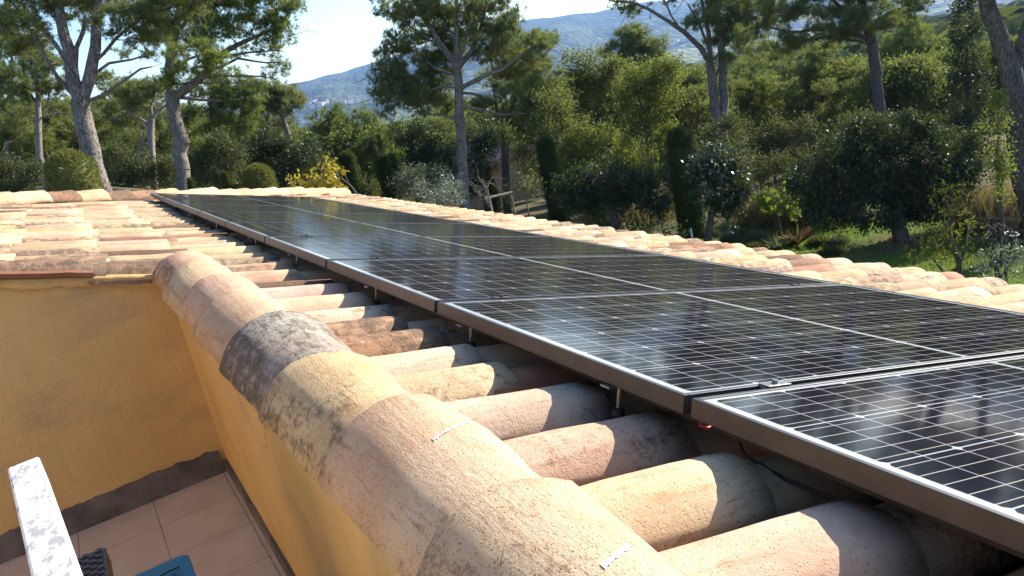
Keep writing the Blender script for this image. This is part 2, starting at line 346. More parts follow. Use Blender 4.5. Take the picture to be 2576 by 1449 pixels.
for i, (u1, c, dirt) in enumerate(CAPS):
    an = random.gauss(0, .012); dl = random.gauss(0, .005)
    sc = 1.07 if i == 4 else 1.0
    def xf(p, u1=u1, an=an, dl=dl, sc=sc):
        return roofw(np.stack([u1 - p[:, 1], .487 + dl + sc * p[:, 0] + an * p[:, 1], .022 + sc * p[:, 2] + (.006 if sc > 1 else 0)], 1))
    cp = cap_shell(.455, c, dirt, xf, "ridge_cap", house)
    if i in CAPLAB: cp["label"] = CAPLAB[i]
    if i in (6, 7):                                           # chalk marks drawn across the crown
        w = 26; x = np.linspace(-.045, .028, w) if i == 6 else np.linspace(-.03, .022, w); y0 = .155 if i == 6 else .19
        gr = o_grid[0]
        def zz(x, y): 
            return np.array([np.interp(yy, gr[:, 5, 1], [np.interp(xx, gr[i_, :, 0], gr[i_, :, 2]) for i_ in range(len(gr))]) for xx, yy in zip(x, y)]) + .0010
        wid = np.abs(rng.normal(.0030 if i == 6 else .0045, .0014, w)); cy_ = y0 + .5 * (x) + rng.normal(0, .0004, w)
        vv = np.concatenate([np.stack([x, cy_ - wid, zz(x, cy_ - wid)], 1), np.stack([x, cy_ + wid, zz(x, cy_ + wid)], 1)])
        mesh("chalk_mark", xf(vv), np.array([(j, j + 1, w + j + 1, w + j) for j in range(w - 1)]), M_CHALK, cp)
# hip caps along the far edge
hl = 2.6; k = 0
hd = V(hip_u(-1) - hip_u(0), -1, 0); hd /= np.linalg.norm(hd); hx = V(hd[1], -hd[0], 0)
while hl > -3.45:
    c, dirt = (random.choice(CREAM), random.uniform(.0, .2)) if k not in (3, 7, 9, 10) else (random.choice(RUST), random.uniform(.5, .7))
    def xf(p, hl=hl, dn=random.gauss(0, .006)):
        q = np.array([hip_u(hl), hl, .030 + dn]) + p[:, [1]] * -hd + p[:, [0]] * hx + p[:, [2]] * V(0, 0, 1); return roofw(q)
    cap_shell(.46, c, dirt, xf, "hip_cap", house, .135, .110, .105, .09, .032, 0); hl -= .262 + random.gauss(0, .008); k += 1
# terrace walls
FX, WY, FZ = 2.32, .575, -.766
pw = MB(); ys = np.linspace(WY, 4.2, 40); top = []
for y in ys: top.append((y - 0) * math.tan(S) - .085 + .008 * math.sin(y * 23) + random.gauss(0, .003))
vv = []; 
for y, z in zip(ys, top): vv += [(FX, y, FZ), (FX, y, z), (FX + .2, y, z), (FX + .2, y, FZ)]
fs = [(4 * i + a, 4 * i + (a + 1) % 4, 4 * i + 4 + (a + 1) % 4, 4 * i + 4 + a) for i in range(39) for a in range(4)]
pw.add(vv, [f[::-1] for f in fs]); fw = pw.build("terrace_wall", MPL, house); fw["label"] = "shaded wall across the end of the terrace"
pw = MB()
def wall_run(x0, x1, y):                                     # long wall under the caps; its near stretch stands a little proud
    zt = y * math.tan(S) - .10
    p = [(x, yy, z) for x in (x0, x1) for yy, z in ((y, FZ), (y, zt), (y - .12, zt - .05), (y - .12, FZ))]
    pw.add(p, [(0, 1, 5, 4), (1, 2, 6, 5), (2, 3, 7, 6), (3, 0, 4, 7), (0, 3, 2, 1), (4, 5, 6, 7)])
wall_run(.80, FX + .2, WY); wall_run(-3, .797, WY + .018)   # one wall with a step in it
rw = pw.build("terrace_wall", MPL, house); rw["label"] = "long wall below the ridge caps"
bl = MB(); zb = []; ysb = np.linspace(WY + .02, 4.2, 260)
vv = []
for y in ysb:
    z = FZ + .105 + random.gauss(0, .0022) + .0025 * math.sin(y * 9) + .002 * math.sin(y * 61); vv += [(FX - .012, y, FZ), (FX - .010, y, z), (FX + .01, y, z)]
bl.add(vv, [(3 * i + a, 3 * i + a + 1, 3 * i + 4 + a, 3 * i + 3 + a) for i in range(259) for a in range(2)])
bl.build("skirting", M_BASE, house)
bl = MB(); vv = []; xs = np.linspace(-3, FX - .012, 70)
for x in xs:
    z = FZ + .055 + random.gauss(0, .002); w = WY + .018 if x < .8 else WY
    vv += [(x, w + .014, FZ), (x, w + .012, z), (x, w - .01, z)]
bl.add(vv, [(3 * i + a, 3 * i + 3 + a, 3 * i + 4 + a, 3 * i + 1 + a) for i in range(69) for a in range(2)])
bl.build("skirting", M_BASE, house)
fl = MB(); fl.box((-3.2, WY - .02, FZ - .2), (FX + .1, 4.3, FZ)); fl.build("terrace_floor", M_FLOOR, house)
# tile edges bedded on top of the far wall
eg = MB(); tv2 = []; tf2 = []; nv2 = 0; cols2 = []
for (y0, y1, z_off, x_out, c) in [(.60, .83, -.058, .035, (.30, .19, .13)), (.80, 1.22, -.022, .05, (.27, .125, .075)), (1.2, 1.6, -.03, .04, (.42, .22, .12)), (1.58, 2.0, -.03, .05, (.5, .33, .2)), (2.0, 2.5, -.03, .04, (.42, .2, .1))]:
    n = 12; ysx = np.linspace(y0, y1, n); q = []
    for y in ysx:
        z = y * math.tan(S) - .05 + z_off + random.gauss(0, .001); x = FX - x_out + random.gauss(0, .0018); q += [(x, y, z), (x + .001, y, z + .016), (FX + .1, y, z + .022), (FX + .1, y, z)]
    f = [(4 * i + a, 4 * i + 4 + a, 4 * i + 4 + (a + 1) % 4, 4 * i + (a + 1) % 4) for i in range(n - 1) for a in range(4)] + [(0, 1, 2, 3), (4 * n - 1, 4 * n - 2, 4 * n - 3, 4 * n - 4)]
    tv2.append(np.array(q)); tf2 += [tuple(i + nv2 for i in t) for t in f]; nv2 += len(q); cols2.append(np.tile(np.array(c + (.3,)), (len(q), 1)))
ed = mesh("edge_tiles", np.concatenate(tv2), tf2, MT, house); set_tint(ed, np.concatenate(cols2))
# mortar bedding between wall and tiles
mo = MB(); ysx = np.linspace(.60, 4.1, 120); vv = []
for y in ysx:
    z = y * math.tan(S) - .085; b = .012 + .010 * abs(math.sin(y * 17.0)) + random.uniform(0, .006)
    vv += [(FX - .004 - b * .6, y, z - .01 - b), (FX - .010 - b, y, z + .004), (FX - .002, y, z + .012)]
mo.add(vv, [(3 * i + a, 3 * i + 3 + a, 3 * i + 4 + a, 3 * i + 1 + a) for i in range(119) for a in range(2)]); mo.build("mortar_bed", MPL, house, smooth_=True)
mo = MB(); vv = []; xs = np.linspace(-1.6, 2.3, 130)
for x in xs:
    b = .008 * abs(math.sin(x * 8.3)) + random.uniform(0, .004)
    w = WY + (.018 if x < .8 else 0)
    vv += [(x, w + .004, .045 - b), (x, w + .016 + b, .072 - b), (x, w - .03, .082)]
mo.add(vv, [(3 * i + a, 3 * i + 1 + a, 3 * i + 4 + a, 3 * i + 3 + a) for i in range(129) for a in range(2)]); mo.build("mortar_bed", MPL, house, smooth_=True)
# outer walls below the eave and an added, unseen house front on the far side of the terrace with its glazed doors
hf = MB()                                                    # unseen ochre front, added to bounce warm sunlight into the terrace
for lo, hi in [((-3, 3.3, FZ), (-1.2, 3.5, 1.75)), ((.9, 3.3, FZ), (FX, 3.5, 1.75)), ((-1.2, 3.3, 1.4), (.9, 3.5, 1.75))]: hf.box(lo, hi)
hf.build("bounce_front", MPL, house)
dr = MB(); 
for lo, hi in [((-1.198, 3.36, FZ), (-1.12, 3.42, 1.398)), ((.82, 3.36, FZ), (.898, 3.42, 1.398)), ((-1.12, 3.36, 1.32), (.82, 3.42, 1.398)), ((-.19, 3.36, FZ), (-.11, 3.42, 1.32)), ((-1.12, 3.36, FZ), (-.19, 3.42, FZ + .09)), ((-.11, 3.36, FZ), (.82, 3.42, FZ + .09))]: dr.box(lo, hi)
dw = dr.build("glazed_door", M_WHITE, house)
dg = MB(); dg.box((-1.12, 3.386, FZ + .09), (.82, 3.394, 1.32)); dg.build("pane", M_PANE, dw)
bk = MB(); bk.box((-1.2, 3.9, FZ), (.9, 3.92, 1.4)); bk.build("curtain", M_MORTAR, house)
ow = MB(); ow.box((-3, -3.0, -4.4), (12.0, -2.8, -1.05)); ow.box((11.8, -2.8, -4.4), (12.0, 4, -1.1)); ow.box((-3.2, -3.0, -4.4), (-3, 4.2, -1.1)); ow.box((-3, 4.21, -4.4), (12, 4.4, -.8)); ow.build("outer_wall", MPL, house)

# ------------------------------------------------------------------ solar panels
PW, PH, PP = 1.755, 1.038, 1.058
PLAB = ["nearest solar panel, cut off by the lower right corner of the photo", "second solar panel from the camera, its whole upper left corner in view", "third solar panel from the camera, with sky glare on its left end",
        "fourth solar panel from the camera, beside the grey lichened ridge cap", "fifth solar panel from the camera, beside the far half of the ridge caps", "sixth solar panel from the camera, level with the end of the ridge caps",
        "seventh solar panel from the camera, third from the far end of the array", "eighth solar panel from the camera, last but one of the array", "farthest solar panel, next to the hip caps at the roof's far edge"]
def roof_box(mb, lo, hi, bev=0.0): mb.box(lo, hi, lambda p: p, bev)
RM = Matrix([[U[0], L[0], NN[0], 0], [U[1], L[1], NN[1], 0], [U[2], L[2], NN[2], 0], [0, 0, 0, 1]])
for i in range(9):
    e = empty("solar_panel", (0, 0, 0), PLAB[i], "solar panel", "solar panels bolted in a row on the roof")
    e.matrix_world = Matrix.Translation(Vector((PP * (i - 1), 0, 0))) @ RM
    f = MB(); w, d = .011, .035                               # local: x along the array, y up the slope (0 .. -PW), z out
    for lo, hi in [((0, -w, -d), (PH, 0, 0)), ((0, -PW, -d), (PH, -PW + w, 0)), ((0, -PW + w, -d), (w, -w, 0)), ((PH - w, -PW + w, -d), (PH, -w, 0))]: f.box(lo, hi, None, .0012)
    f.build("frame", M_FRAME, e)
    gl = MB(); gl.box((w - .001, -PW + w - .001, -.008), (PH - w + .001, -w + .001, -.0022)); gl.build("cell_glass", M_CELL, e)
    bk = MB(); bk.box((.012, -PW + .012, -.0125), (PH - .012, -.012, -.009)); bk.build("backsheet", M_BLACK, e)
    if i < 8:
        for yy in (-.215, -PW + .25):
            c = MB(); c.box((PH - .003, yy - .03, .0005), (PH + .023, yy + .03, .0040), None, .001); c.box((PH + .004, yy - .034, -.03), (PH + .016, yy + .034, .0003))
            c.tube([(PH + .010, yy, .004), (PH + .010, yy, .0105)], .0065, 6)
            c.build("clamp", M_STEEL if i < 1 else M_FRAME, e)
    for (su, inst) in {0: [], 1: [.217, .877], 2: [.55], 3: [.53], 4: [.32], 5: [.45], 6: [.6], 7: [.4], 8: [.62]}.items():
        if su != i: continue
        for x in inst:
            st = MB(); st.tube([(x, -.028, -.087), (x, -.028, -.037)], .0045, 8); st.box((x - .018, -.028, -.040), (x + .012, .012, -.0362))
            sb = st.build("mounting_stud", M_STEEL, e)
            ft = MB(); ft.tube([(x, -.028, -.102), (x, -.028, -.088), (x, -.028, -.086)], [.015, .013, .006], 12); ft.build("rubber_foot", M_BLACK, sb)
    for yy in (-.10, -PW + .30):
        rl = MB(); rl.box((-.01, yy - .02, -.075), (PH + .009, yy + .02, -.036)); rl.build("rail", M_FRAME, e)
cb = MB(); cb.tube([roofw(p) for p in [(.02, -.20, -.06), (-.03, -.10, -.072), (-.10, -.055, -.085), (-.19, -.055, -.095), (-.30, -.075, -.10), (-.42, -.14, -.09), (-.5, -.3, -.06)]], .0032, 8)
tag(cb.build("cable", M_BLACK, None, None, True), "black cable sagging below the nearest solar panel", "cable")
cb = MB(); cb.tube([roofw(p) for p in [(.06, -.12, -.05), (.025, -.07, -.056), (0.0, -.045, -.062), (-.012, -.05, -.062), (-.02, -.10, -.05)]], .0032, 8)
tag(cb.build("cable", M_RED, None, None, True), "short red cable loop under the joint of the two nearest panels", "cable")

# ------------------------------------------------------------------ things on the terrace
rt = empty("railing", (.33, 1.0, FZ), "white weathered handrail at the lower left, with peeling paint", "railing")
pA, pB = P(103, 1168, 1.11), P(157, 1449 + 30, .785)
pA, pB = V(.326, .985, .2), V(-.10, .943, .206)
dx = (pA - pB) / np.linalg.norm(pA - pB); dy = np.cross(V(0, 0, 1), dx); dy /= np.linalg.norm(dy)
hr = MB(); hw = .0215; Lr = 1.3
hr.box((-Lr, -hw, -.05), (0, hw, 0), lambda p: pA + p[0] * dx + p[1] * dy + V(0, 0, p[2] - .0), .0035); hr.build("handrail", M_WHITE, rt, (.33, 1.0, FZ))
for t in (-.22, -1.2):
    ps = MB(); q = pA + t * dx; ps.box((q[0] - .016, q[1] - .016, FZ), (q[0] + .016, q[1] + .016, q[2] - .05), None, .002); ps.build("post", M_WHITE, rt, (.33, 1.0, FZ))
# woven chair: only the front of one armrest shows
g = G("brown_wicker"); co_ = g.coord(); s_ = g.n("SeparateXYZ", {0: co_})
M_WICK = mat_plain("dark_wicker", (.080, .048, .028), .38, 0, .5, 60)
ch = empty("wicker_chair", (.45, 1.2, FZ), "dark brown woven wicker armchair, only one armrest in view", "chair")
def weave(mb, x0, x1, y0, y1, z, flip=1):                    # flat strips going over and under each other
    nx = max(2, int((x1 - x0) / .0125)); ny = max(2, int(abs(y1 - y0) / .0115))
    for j in range(ny):
        ya, yb = y0 + (y1 - y0) * (j + .04) / ny, y0 + (y1 - y0) * (j + .96) / ny; vs = []; fs = []
        m = nx * 3
        for i in range(m + 1):
            x = x0 + (x1 - x0) * i / m; zz = z + .0022 * math.cos(math.pi * (i / 3 + j)); vs += [(x, ya, zz), (x, (ya + yb) / 2, zz + .0012), (x, yb, zz)]
        for i in range(m): 
            for q in (0, 1): fs.append((3 * i + q, 3 * i + 3 + q, 3 * i + 4 + q, 3 * i + 1 + q))
        mb.add(vs, fs)
    for i in range(nx):
        xa, xb = x0 + (x1 - x0) * (i + .15) / nx, x0 + (x1 - x0) * (i + .85) / nx; vs = []; fs = []; m = ny * 3
        for j in range(m + 1):
            y = y0 + (y1 - y0) * j / m; zz = z - .0022 * math.cos(math.pi * (j / 3 - .5 + i)) ; vs += [(xa, y, zz), (xb, y, zz)]
        for j in range(m): fs.append((2 * j, 2 * j + 1, 2 * j + 3, 2 * j + 2))
        mb.add(vs, fs)
OFFC = (.45, 1.2, FZ)
ax1, ay0, ay1, az = .706, .966, 1.016, -.150
for (p, q) in ((ay0, ay1), (1.50, 1.55)):
    ar = MB(); weave(ar, .10, ax1, p, q, az); ar.box((.10, p + .002, az - .045), (ax1 - .002, q - .002, az - .004))
    for side in (p - .001, q + .001): 
        for kk in range(3): ar.tube([(.1, side, az - .006 - .013 * kk), (ax1, side, az - .006 - .013 * kk)], .006, 6)
    for kk in range(3): ar.tube([(ax1, p, az - .006 - .013 * kk), (ax1, q, az - .006 - .013 * kk)], .006, 6)
    ar.build("armrest", M_WICK, ch, OFFC)
    for lx in (.14, ax1 - .03):
        lg = MB(); lg.box((lx - .02, p + .008, FZ), (lx + .02, q - .008, az - .047), None, .004); lg.build("leg", M_WICK, ch, OFFC)
se = MB(); weave(se, .10, .68, 1.02, 1.50, FZ + .40); se.box((.10, 1.02, FZ + .33), (.68, 1.50, FZ + .395)); se.build("seat", M_WICK, ch, OFFC)
bk = MB(); bk.box((.05, .97, FZ + .34), (.098, 1.55, FZ + .86), None, .01); bk.build("backrest", M_WICK, ch, OFFC)
# teal table: the rounded corner of its top
M_TEAL = mat_plain("teal_lacquer", (.012, .165, .225), .42, 0, .12, 8); M_TEALD = mat_plain("teal_recess", (.03, .17, .19), .5, 0, .1, 20); M_LINE = mat_plain("dark_line", (.012, .03, .035), .6)
tb = empty("side_table", (.5, .98, FZ), "small teal side table with rounded corners, its top edge in view", "table")
TX1, TY0, TZ = .736, .822, -.25; OFT = (.5, .98, FZ)
def rrect(x0, x1, y0, y1, r, n=8):
    o = []
    for cx, cy2, a0 in ((x1 - r, y0 + r, -90), (x1 - r, y1 - r, 0), (x0 + r, y1 - r, 90), (x0 + r, y0 + r, 180)):
        for k in range(n + 1): an = math.radians(a0 + 90 * k / n); o.append((cx + r * math.cos(an), cy2 + r * math.sin(an)))
    return o
def plate(name, o, z0, z1, mat, parent, off, bev=0.0):
    n = len(o); cx = sum(p[0] for p in o) / n; cyy = sum(p[1] for p in o) / n
    sh = [(cx + (p[0] - cx) * (1 - bev), cyy + (p[1] - cyy) * (1 - bev)) for p in o]
    v = [(x, y, z0) for x, y in o] + [(x, y, z1 - bev * .15) for x, y in o] + [(x, y, z1) for x, y in sh]
    f = [tuple(range(n))[::-1], tuple(range(2 * n, 3 * n))] + [(k * n + i, k * n + (i + 1) % n, (k + 1) * n + (i + 1) % n, (k + 1) * n + i) for k in (0, 1) for i in range(n)]
    return mesh(name, v, f, mat, parent, False, None, off)
tp = plate("table_top", rrect(.30, TX1, TY0, 1.20, .022), TZ - .022, TZ, M_TEAL, tb, OFT, .012)
mk = plate("recessed_mark", rrect(.585, .683, TY0 + .022, TY0 + .064, .014), TZ + .0004, TZ + .0012, M_TEALD, tp, OFT)
ln = MB(); 
ln.tube([(.674 + .010 * math.cos(t * .9) , TY0 + .043 + .019 * t, TZ + .0018) for t in np.linspace(-1, 1, 14)], .0016, 6)
ln.tube([(.655 + .0085 * math.cos(t), TY0 + .043 + .0085 * math.sin(t), TZ + .0016) for t in np.linspace(.5, 6.3, 22)], .0010, 6)
ln.build("mark_outline", M_LINE, tp, OFT)
for x in (.34, .70):
    for y in (.86, 1.16):
        lg = MB(); lg.tube([(x, y, FZ), (x, y, TZ - .022)], .011, 10); lg.build("leg", M_TEAL, tb, OFT)

# ------------------------------------------------------------------ ground and hills
def polar(r0, r1, nr, a0, a1, na, zf, name, mats, kind='structure'):
    rr = r0 * (r1 / r0) ** np.linspace(0, 1, nr); aa = np.radians(np.linspace(a0, a1, na))
    Rg, A = np.meshgrid(rr, aa, indexing='ij'); X = Rg * np.cos(A); Y = -Rg * np.sin(A); Z = zf(X, Y, Rg, np.degrees(A))
    idx = np.arange(nr * na).reshape(nr, na)
    f = np.stack([idx[:-1, :-1], idx[:-1, 1:], idx[1:, 1:], idx[1:, :-1]], -1).reshape(-1, 4)
    return tag(mesh(name, np.stack([X, Y, Z], -1).reshape(-1, 3), f, mats, None, True), None, None, None, kind)
def fbm(x, y, sc, oct=5, seed=0, rough=.5):
    r = np.random.default_rng(seed); v = 0; a = 1.0
    for o in range(oct):
        for _ in range(3):
            th = r.uniform(0, 2 * math.pi); ph = r.uniform(0, 6.28); w = 2 * math.pi / sc * 2 ** o * r.uniform(.7, 1.4)
            v = v + a * np.sin(w * (x * math.cos(th) + y * math.sin(th)) + ph + 1.7 * np.sin(w * .6 * (x * math.sin(th) - y * math.cos(th)) + ph * 2)) / 3
        a *= rough
    return v
RIDGE = np.array([(-40, .9), (0, 1.0), (10, .6), (13, .75), (14.6, 1.05), (17.2, 1.08), (19.1, 1.08), (20.8, 1.25), (24, 1.6), (28, 1.85), (31, 1.9), (33.3, 1.68), (34.9, 1.62), (36.2, 1.36), (37.6, 1.42), (39.2, 1.38), (40.7, 1.2), (42.7, .9), (47, .2), (52, -.9), (60, -1.5), (75, -1.2), (110, 0.5)])
R0H, RRH = 160.0, 4200.0
def hill_z(X, Y, r, az):
    el = np.interp(az, RIDGE[:, 0], RIDGE[:, 1])
    top = CW[2] + RRH * np.tan(np.radians(el)) + 5 * fbm(X, Y, 420, 4, 3)
    base = ground_z(X, Y) + np.clip((r - 160) / 600, 0, 1) * 7 * fbm(X, Y, 300, 4, 5)
    foot = np.interp(az, [-40, 10, 22, 40, 60, 110], [1500, 1500, 1700, 1900, 2400, 2400])
    t = np.clip((r - foot) / (RRH - foot), 0, 1)
    z = base + (top - base) * (t ** 1.25)
    z = z + 75 * np.sin(math.pi * t) * (.45 - np.abs(fbm(X, Y, 1500, 5, 9))) * np.where(r > foot, 1, 0)
    z = z - np.clip(r - RRH, 0, 1e5) * .22
    return z
def gz(X, Y, r, az): return ground_z(X, Y) + .10 * fbm(X, Y, 7, 3, 1) * np.clip(r / 12 - 1, 0, 1)
g = G("garden_ground"); co_ = g.coord(); s_ = g.n("SeparateXYZ", {0: co_})
lawn_n = g.noise(co_, .22, 4); fine = g.noise(co_, 9, 6, .7)
dist = g.n("VectorMath", {0: co_, 1: tuple(float(v) for v in CW)}, operation='DISTANCE').outputs['Value']
onl = g.math('MULTIPLY', g.ramp(g.math('MULTIPLY', s_.outputs[1], -1.0), 5.0, 6.5), g.ramp(g.math('MULTIPLY_ADD', lawn_n, 1.6, dist), 24.6, 24.0))
grass = g.mix(g.ramp(fine, .3, .7), (.07, .12, .016), (.14, .20, .034)); soil = g.mix(g.ramp(fine, .3, .7), (.10, .07, .04), (.20, .15, .085))
soil = g.mix(g.ramp(g.noise(co_, .5, 4), .45, .6), soil, (.07, .085, .03))
M_GROUND = g.pbr(g.mix(g.math('MULTIPLY', onl, g.ramp(lawn_n, .34, .42)), soil, grass), .95, g.bump(fine, .8, .05), 0, .1)
g = G("wooded_hills"); co_ = g.coord(); s_ = g.n("SeparateXYZ", {0: co_})
vo = g.n("TexVoronoi", {'Vector': co_, 'Scale': .042}).outputs['Distance']; n1 = g.noise(co_, .0042, 6, .6); n2 = g.noise(co_, .03, 4)
wood = g.mix(g.ramp(vo, .1, .7), (.062, .080, .028), (.016, .027, .012)); wood = g.mix(g.ramp(n1, .42, .62), wood, g.mix(g.ramp(n2, .3, .7), (.055, .075, .03), (.13, .135, .065)))
fv = g.n("TexVoronoi", {'Vector': g.scaled(co_, (.0045, .0075, 0)), 'Scale': 1.0}); fc = g.n("SeparateColor", {0: fv.outputs['Color']}).outputs
field = g.mix(fc[1], (.13, .16, .05), (.30, .26, .15)); low = g.math('MULTIPLY', g.ramp(s_.outputs[2], -60, -82), g.math('GREATER_THAN', fc[0], .62))
M_HILL = g.pbr(g.mix(low, wood, field), .95, g.bump(g.math('MULTIPLY', vo, -1.0), 1.0, 11.0), 0, .1)
polar(1.5, 165, 90, -180, 180, 241, gz, "ground", M_GROUND)
polar(158, 4700, 230, -28, 86, 420, hill_z, "hills", M_HILL)
polar(158, 4700, 50, 86, 332, 120, hill_z, "hills", M_HILL)

# ------------------------------------------------------------------ plants
PINE_D, PINE_L = (.10, .12, .040), (.20, .22, .075)
M_PINE = mat_foliage("pine_needles", PINE_D, PINE_L, .48, .02, .5)
M_PINEB = mat_foliage("pine_needles_bright", (.10, .135, .030), (.21, .245, .06), .48, .02, .5)
M_OAK = mat_foliage("oak_leaves", (.085, .105, .032), (.165, .18, .058), .45, 0.015, 0.5)
M_LIGHT = mat_foliage("light_green_leaves", (.10, .125, .026), (.19, .215, .048), .48, 0.015, 0.5)
M_DARK = mat_foliage("dark_glossy_leaves", (.018, .030, .014), (.040, .058, .024), .22, .028, .42)
M_GLINT = mat_foliage("glossy_magnolia_leaves", (.020, .034, .014), (.044, .064, .024), .2, .07, .30)
M_HOLM = mat_foliage("holm_oak_leaves", (.055, .066, .028), (.11, .115, .052), .3, 0.015, 0.5)
M_CYP = mat_foliage("cypress_foliage", (.036, .060, .020), (.075, .11, .032), .25, .02, .5)
M_TOPI = mat_foliage("topiary_foliage", (.11, .135, .03), (.24, .21, .06), .3, .02, .5)
M_OLIVE = mat_foliage("olive_leaves", (.15, .17, .13), (.30, .32, .26), .2, 0.04, 0.45)
M_YEL = mat_foliage("yellow_leaves", (.42, .30, .022), (.52, .40, .04), .35, 0.02, 0.5)
M_YGR = mat_foliage("yellow_green_leaves", (.14, .13, .02), (.24, .22, .035), .4, 0.015, 0.5)
M_VINE = mat_foliage("sunlit_vine_leaves", (.12, .19, .02), (.22, .30, .04), .5, 0.015, 0.5)
M_DRY = mat_foliage("dry_grass_leaves", (.19, .13, .065), (.30, .21, .11), .3, .02, .5)
M_REDL = mat_foliage("bronze_blades", (.12, .055, .03), (.24, .10, .05), .25, .08, .35)
M_LAV = mat_foliage("grey_green_leaves", (.085, .10, .07), (.15, .165, .11), .25, .03, .5)
M_GRASS = mat_foliage("lawn_blades", (.07, .13, .016), (.16, .24, .04), .45, .03, .4)
BK = mat_bark("pine_bark", (.10, .085, .073), (.30, .255, .22)); BKD = mat_bark("dark_bark", (.06, .05, .043), (.17, .145, .125)); BKL = mat_bark("pale_twig", (.18, .155, .13), (.38, .33, .28), 12)

def unit(v): return v / (np.linalg.norm(v, axis=-1, keepdims=True) + 1e-9)
def rdir(n): return unit(rng.normal(size=(n, 3)))
def side_of(d):
    return unit(np.cross(d, rdir(len(d))))
def needles(p, d, ln, w):                                    # thin triangles
    s = side_of(d) * w[:, None] * .5; n = len(p)
    v = np.stack([p - s, p + s, p + d * ln[:, None]], 1).reshape(-1, 3); return v, np.arange(3 * n).reshape(-1, 3)
def leaves(p, d, ln, w):                                     # folded kites
    s = side_of(d); up = np.cross(s, d); n = len(p); L_ = ln[:, None]; W_ = w[:, None]
    v = np.stack([p, p + d * L_ * .45 + s * W_ * .5 + up * W_ * .12, p + d * L_, p + d * L_ * .45 - s * W_ * .5 + up * W_ * .12], 1).reshape(-1, 3)
    return v, np.arange(4 * n).reshape(-1, 4)
def tufts(c, per, ln, w, spread, upb=.45):
    n = len(c) * per; p = np.repeat(c, per, 0) + rng.normal(size=(n, 3)) * spread
    ax = np.repeat(unit(rdir(len(c)) + V(0, 0, upb * 1.4)), per, 0); d = unit(ax * .75 + rdir(n))
    return needles(p, d, ln * rng.uniform(.6, 1.25, n), w * rng.uniform(.7, 1.3, n))
class Tree:                                                  # nodes with parents; limbs are drawn as tapered tubes
    def __init__(s): s.p = []; s.par = []; s.r = []
    def limb(s, pts, rad, step=.35, par=-1, wob=.0):
        pts = [np.asarray(q, float) for q in pts]; n0 = None
        for i in range(len(pts) - 1):
            k = max(1, int(np.linalg.norm(pts[i + 1] - pts[i]) / step))
            for j in range(k + (i == len(pts) - 2)):
                t = j / k; q = pts[i] * (1 - t) + pts[i + 1] * t; q = q + (rng.normal(size=3) * wob if wob else 0)
                if n0 is None and s.p and par == -1:
                    d = np.linalg.norm(np.array(s.p) - q, axis=1); pr = int(d.argmin())
                else: pr = len(s.p) - 1 if n0 is not None else par
                s.p.append(q); s.par.append(pr); s.r.append(rad[i] * (1 - t) + rad[min(i + 1, len(rad) - 1)] * t); n0 = 1
    def grow(s, att, rt=.012, step=.30, lift=.25, wob=.05, far=9.0):
        if not s.p or len(att) == 0: return
        nodes = np.array(s.p); main = len(nodes); d0 = np.linalg.norm(att[:, None] - nodes[None, ::2], axis=2).min(1)
        cap = main + len(att) * 14; buf = np.zeros((cap, 3)); buf[:main] = nodes; n = main; par = []; pen = np.zeros(cap)
        for i in np.argsort(d0):
            a = att[i]; d = np.linalg.norm(buf[:n] - a, axis=1) + pen[:n]; k = int(d.argmin()); q = buf[k].copy(); D = np.linalg.norm(a - q)
            m = int(min(12, max(1, D / step))); last = k
            ctrl = (q + a) / 2 + V(0, 0, -lift * D * .3) + rng.normal(size=3) * D * .10
            for j in range(1, m + 1):
                t = j / m; w = (1 - t) ** 2 * q + 2 * t * (1 - t) * ctrl + t * t * a
                if j < m: w = w + rng.normal(size=3) * wob
                buf[n] = w; par.append(last); pen[n] = .0; last = n; n += 1
                if n >= cap - 1: break
        cnt = np.ones(n - main)
        for j in range(n - 1, main - 1, -1):
            pr = par[j - main]
            if pr >= main: cnt[pr - main] += cnt[j - main]
        for j in range(main, n): s.p.append(buf[j]); s.par.append(par[j - main]); s.r.append(min(rt * .42 * cnt[j - main] ** .42, .09))
    def build(s, name, mat, parent, off, sides=7, thin=4):
        p = np.array(s.p); par = np.array(s.par); r = np.array(s.r); ch = np.where(par >= 0)[0]; VS, FS, k = [], [], 0
        rp = np.minimum(r[par[ch]], r[ch] * 1.6)
        for n_, sel in ((sides, r[ch] > .03), (thin, r[ch] <= .03)):
            c = ch[sel]
            if not len(c): continue
            A, Bq = p[par[c]], p[c]; d = unit(Bq - A); A = A - d * (rp[sel] * .55)[:, None]; Bq = Bq + d * (r[c] * .12)[:, None]
            ref = np.where(np.abs(d[:, [2]]) > .8, V(1, 0, 0), V(0, 0, 1)); e1 = unit(np.cross(d, ref)); e2 = np.cross(d, e1)
            an = np.arange(n_) * 2 * math.pi / n_; cs = np.cos(an)[None, :, None] * e1[:, None] + np.sin(an)[None, :, None] * e2[:, None]
            v = np.stack([A[:, None] + cs * rp[sel][:, None, None], Bq[:, None] + cs * r[c][:, None, None]], 1).reshape(-1, 3)
            base = (np.arange(len(c)) * 2 * n_)[:, None]; j = np.arange(n_)[None]; j2 = (np.arange(n_) + 1)[None] % n_
            f = np.stack([base + j, base + j2, base + n_ + j2, base + n_ + j], -1).reshape(-1, 4)
            VS.append(v); FS.append(f + k); k += len(v)
        return mesh(name, np.concatenate(VS), np.concatenate(FS), mat, parent, True, None, off)
def blob_pts(c, ax, n, shell=.35):                           # points in an ellipsoid, denser to the outside; ax = 3 semi axis vectors
    d = rdir(n); r = rng.uniform(shell, 1, n) ** .6
    return c + (d * r[:, None]) @ ax
CR, CD, CF = R[0], -R[1], R[2]                               # right, up, forward of the picture, used for laying out crowns
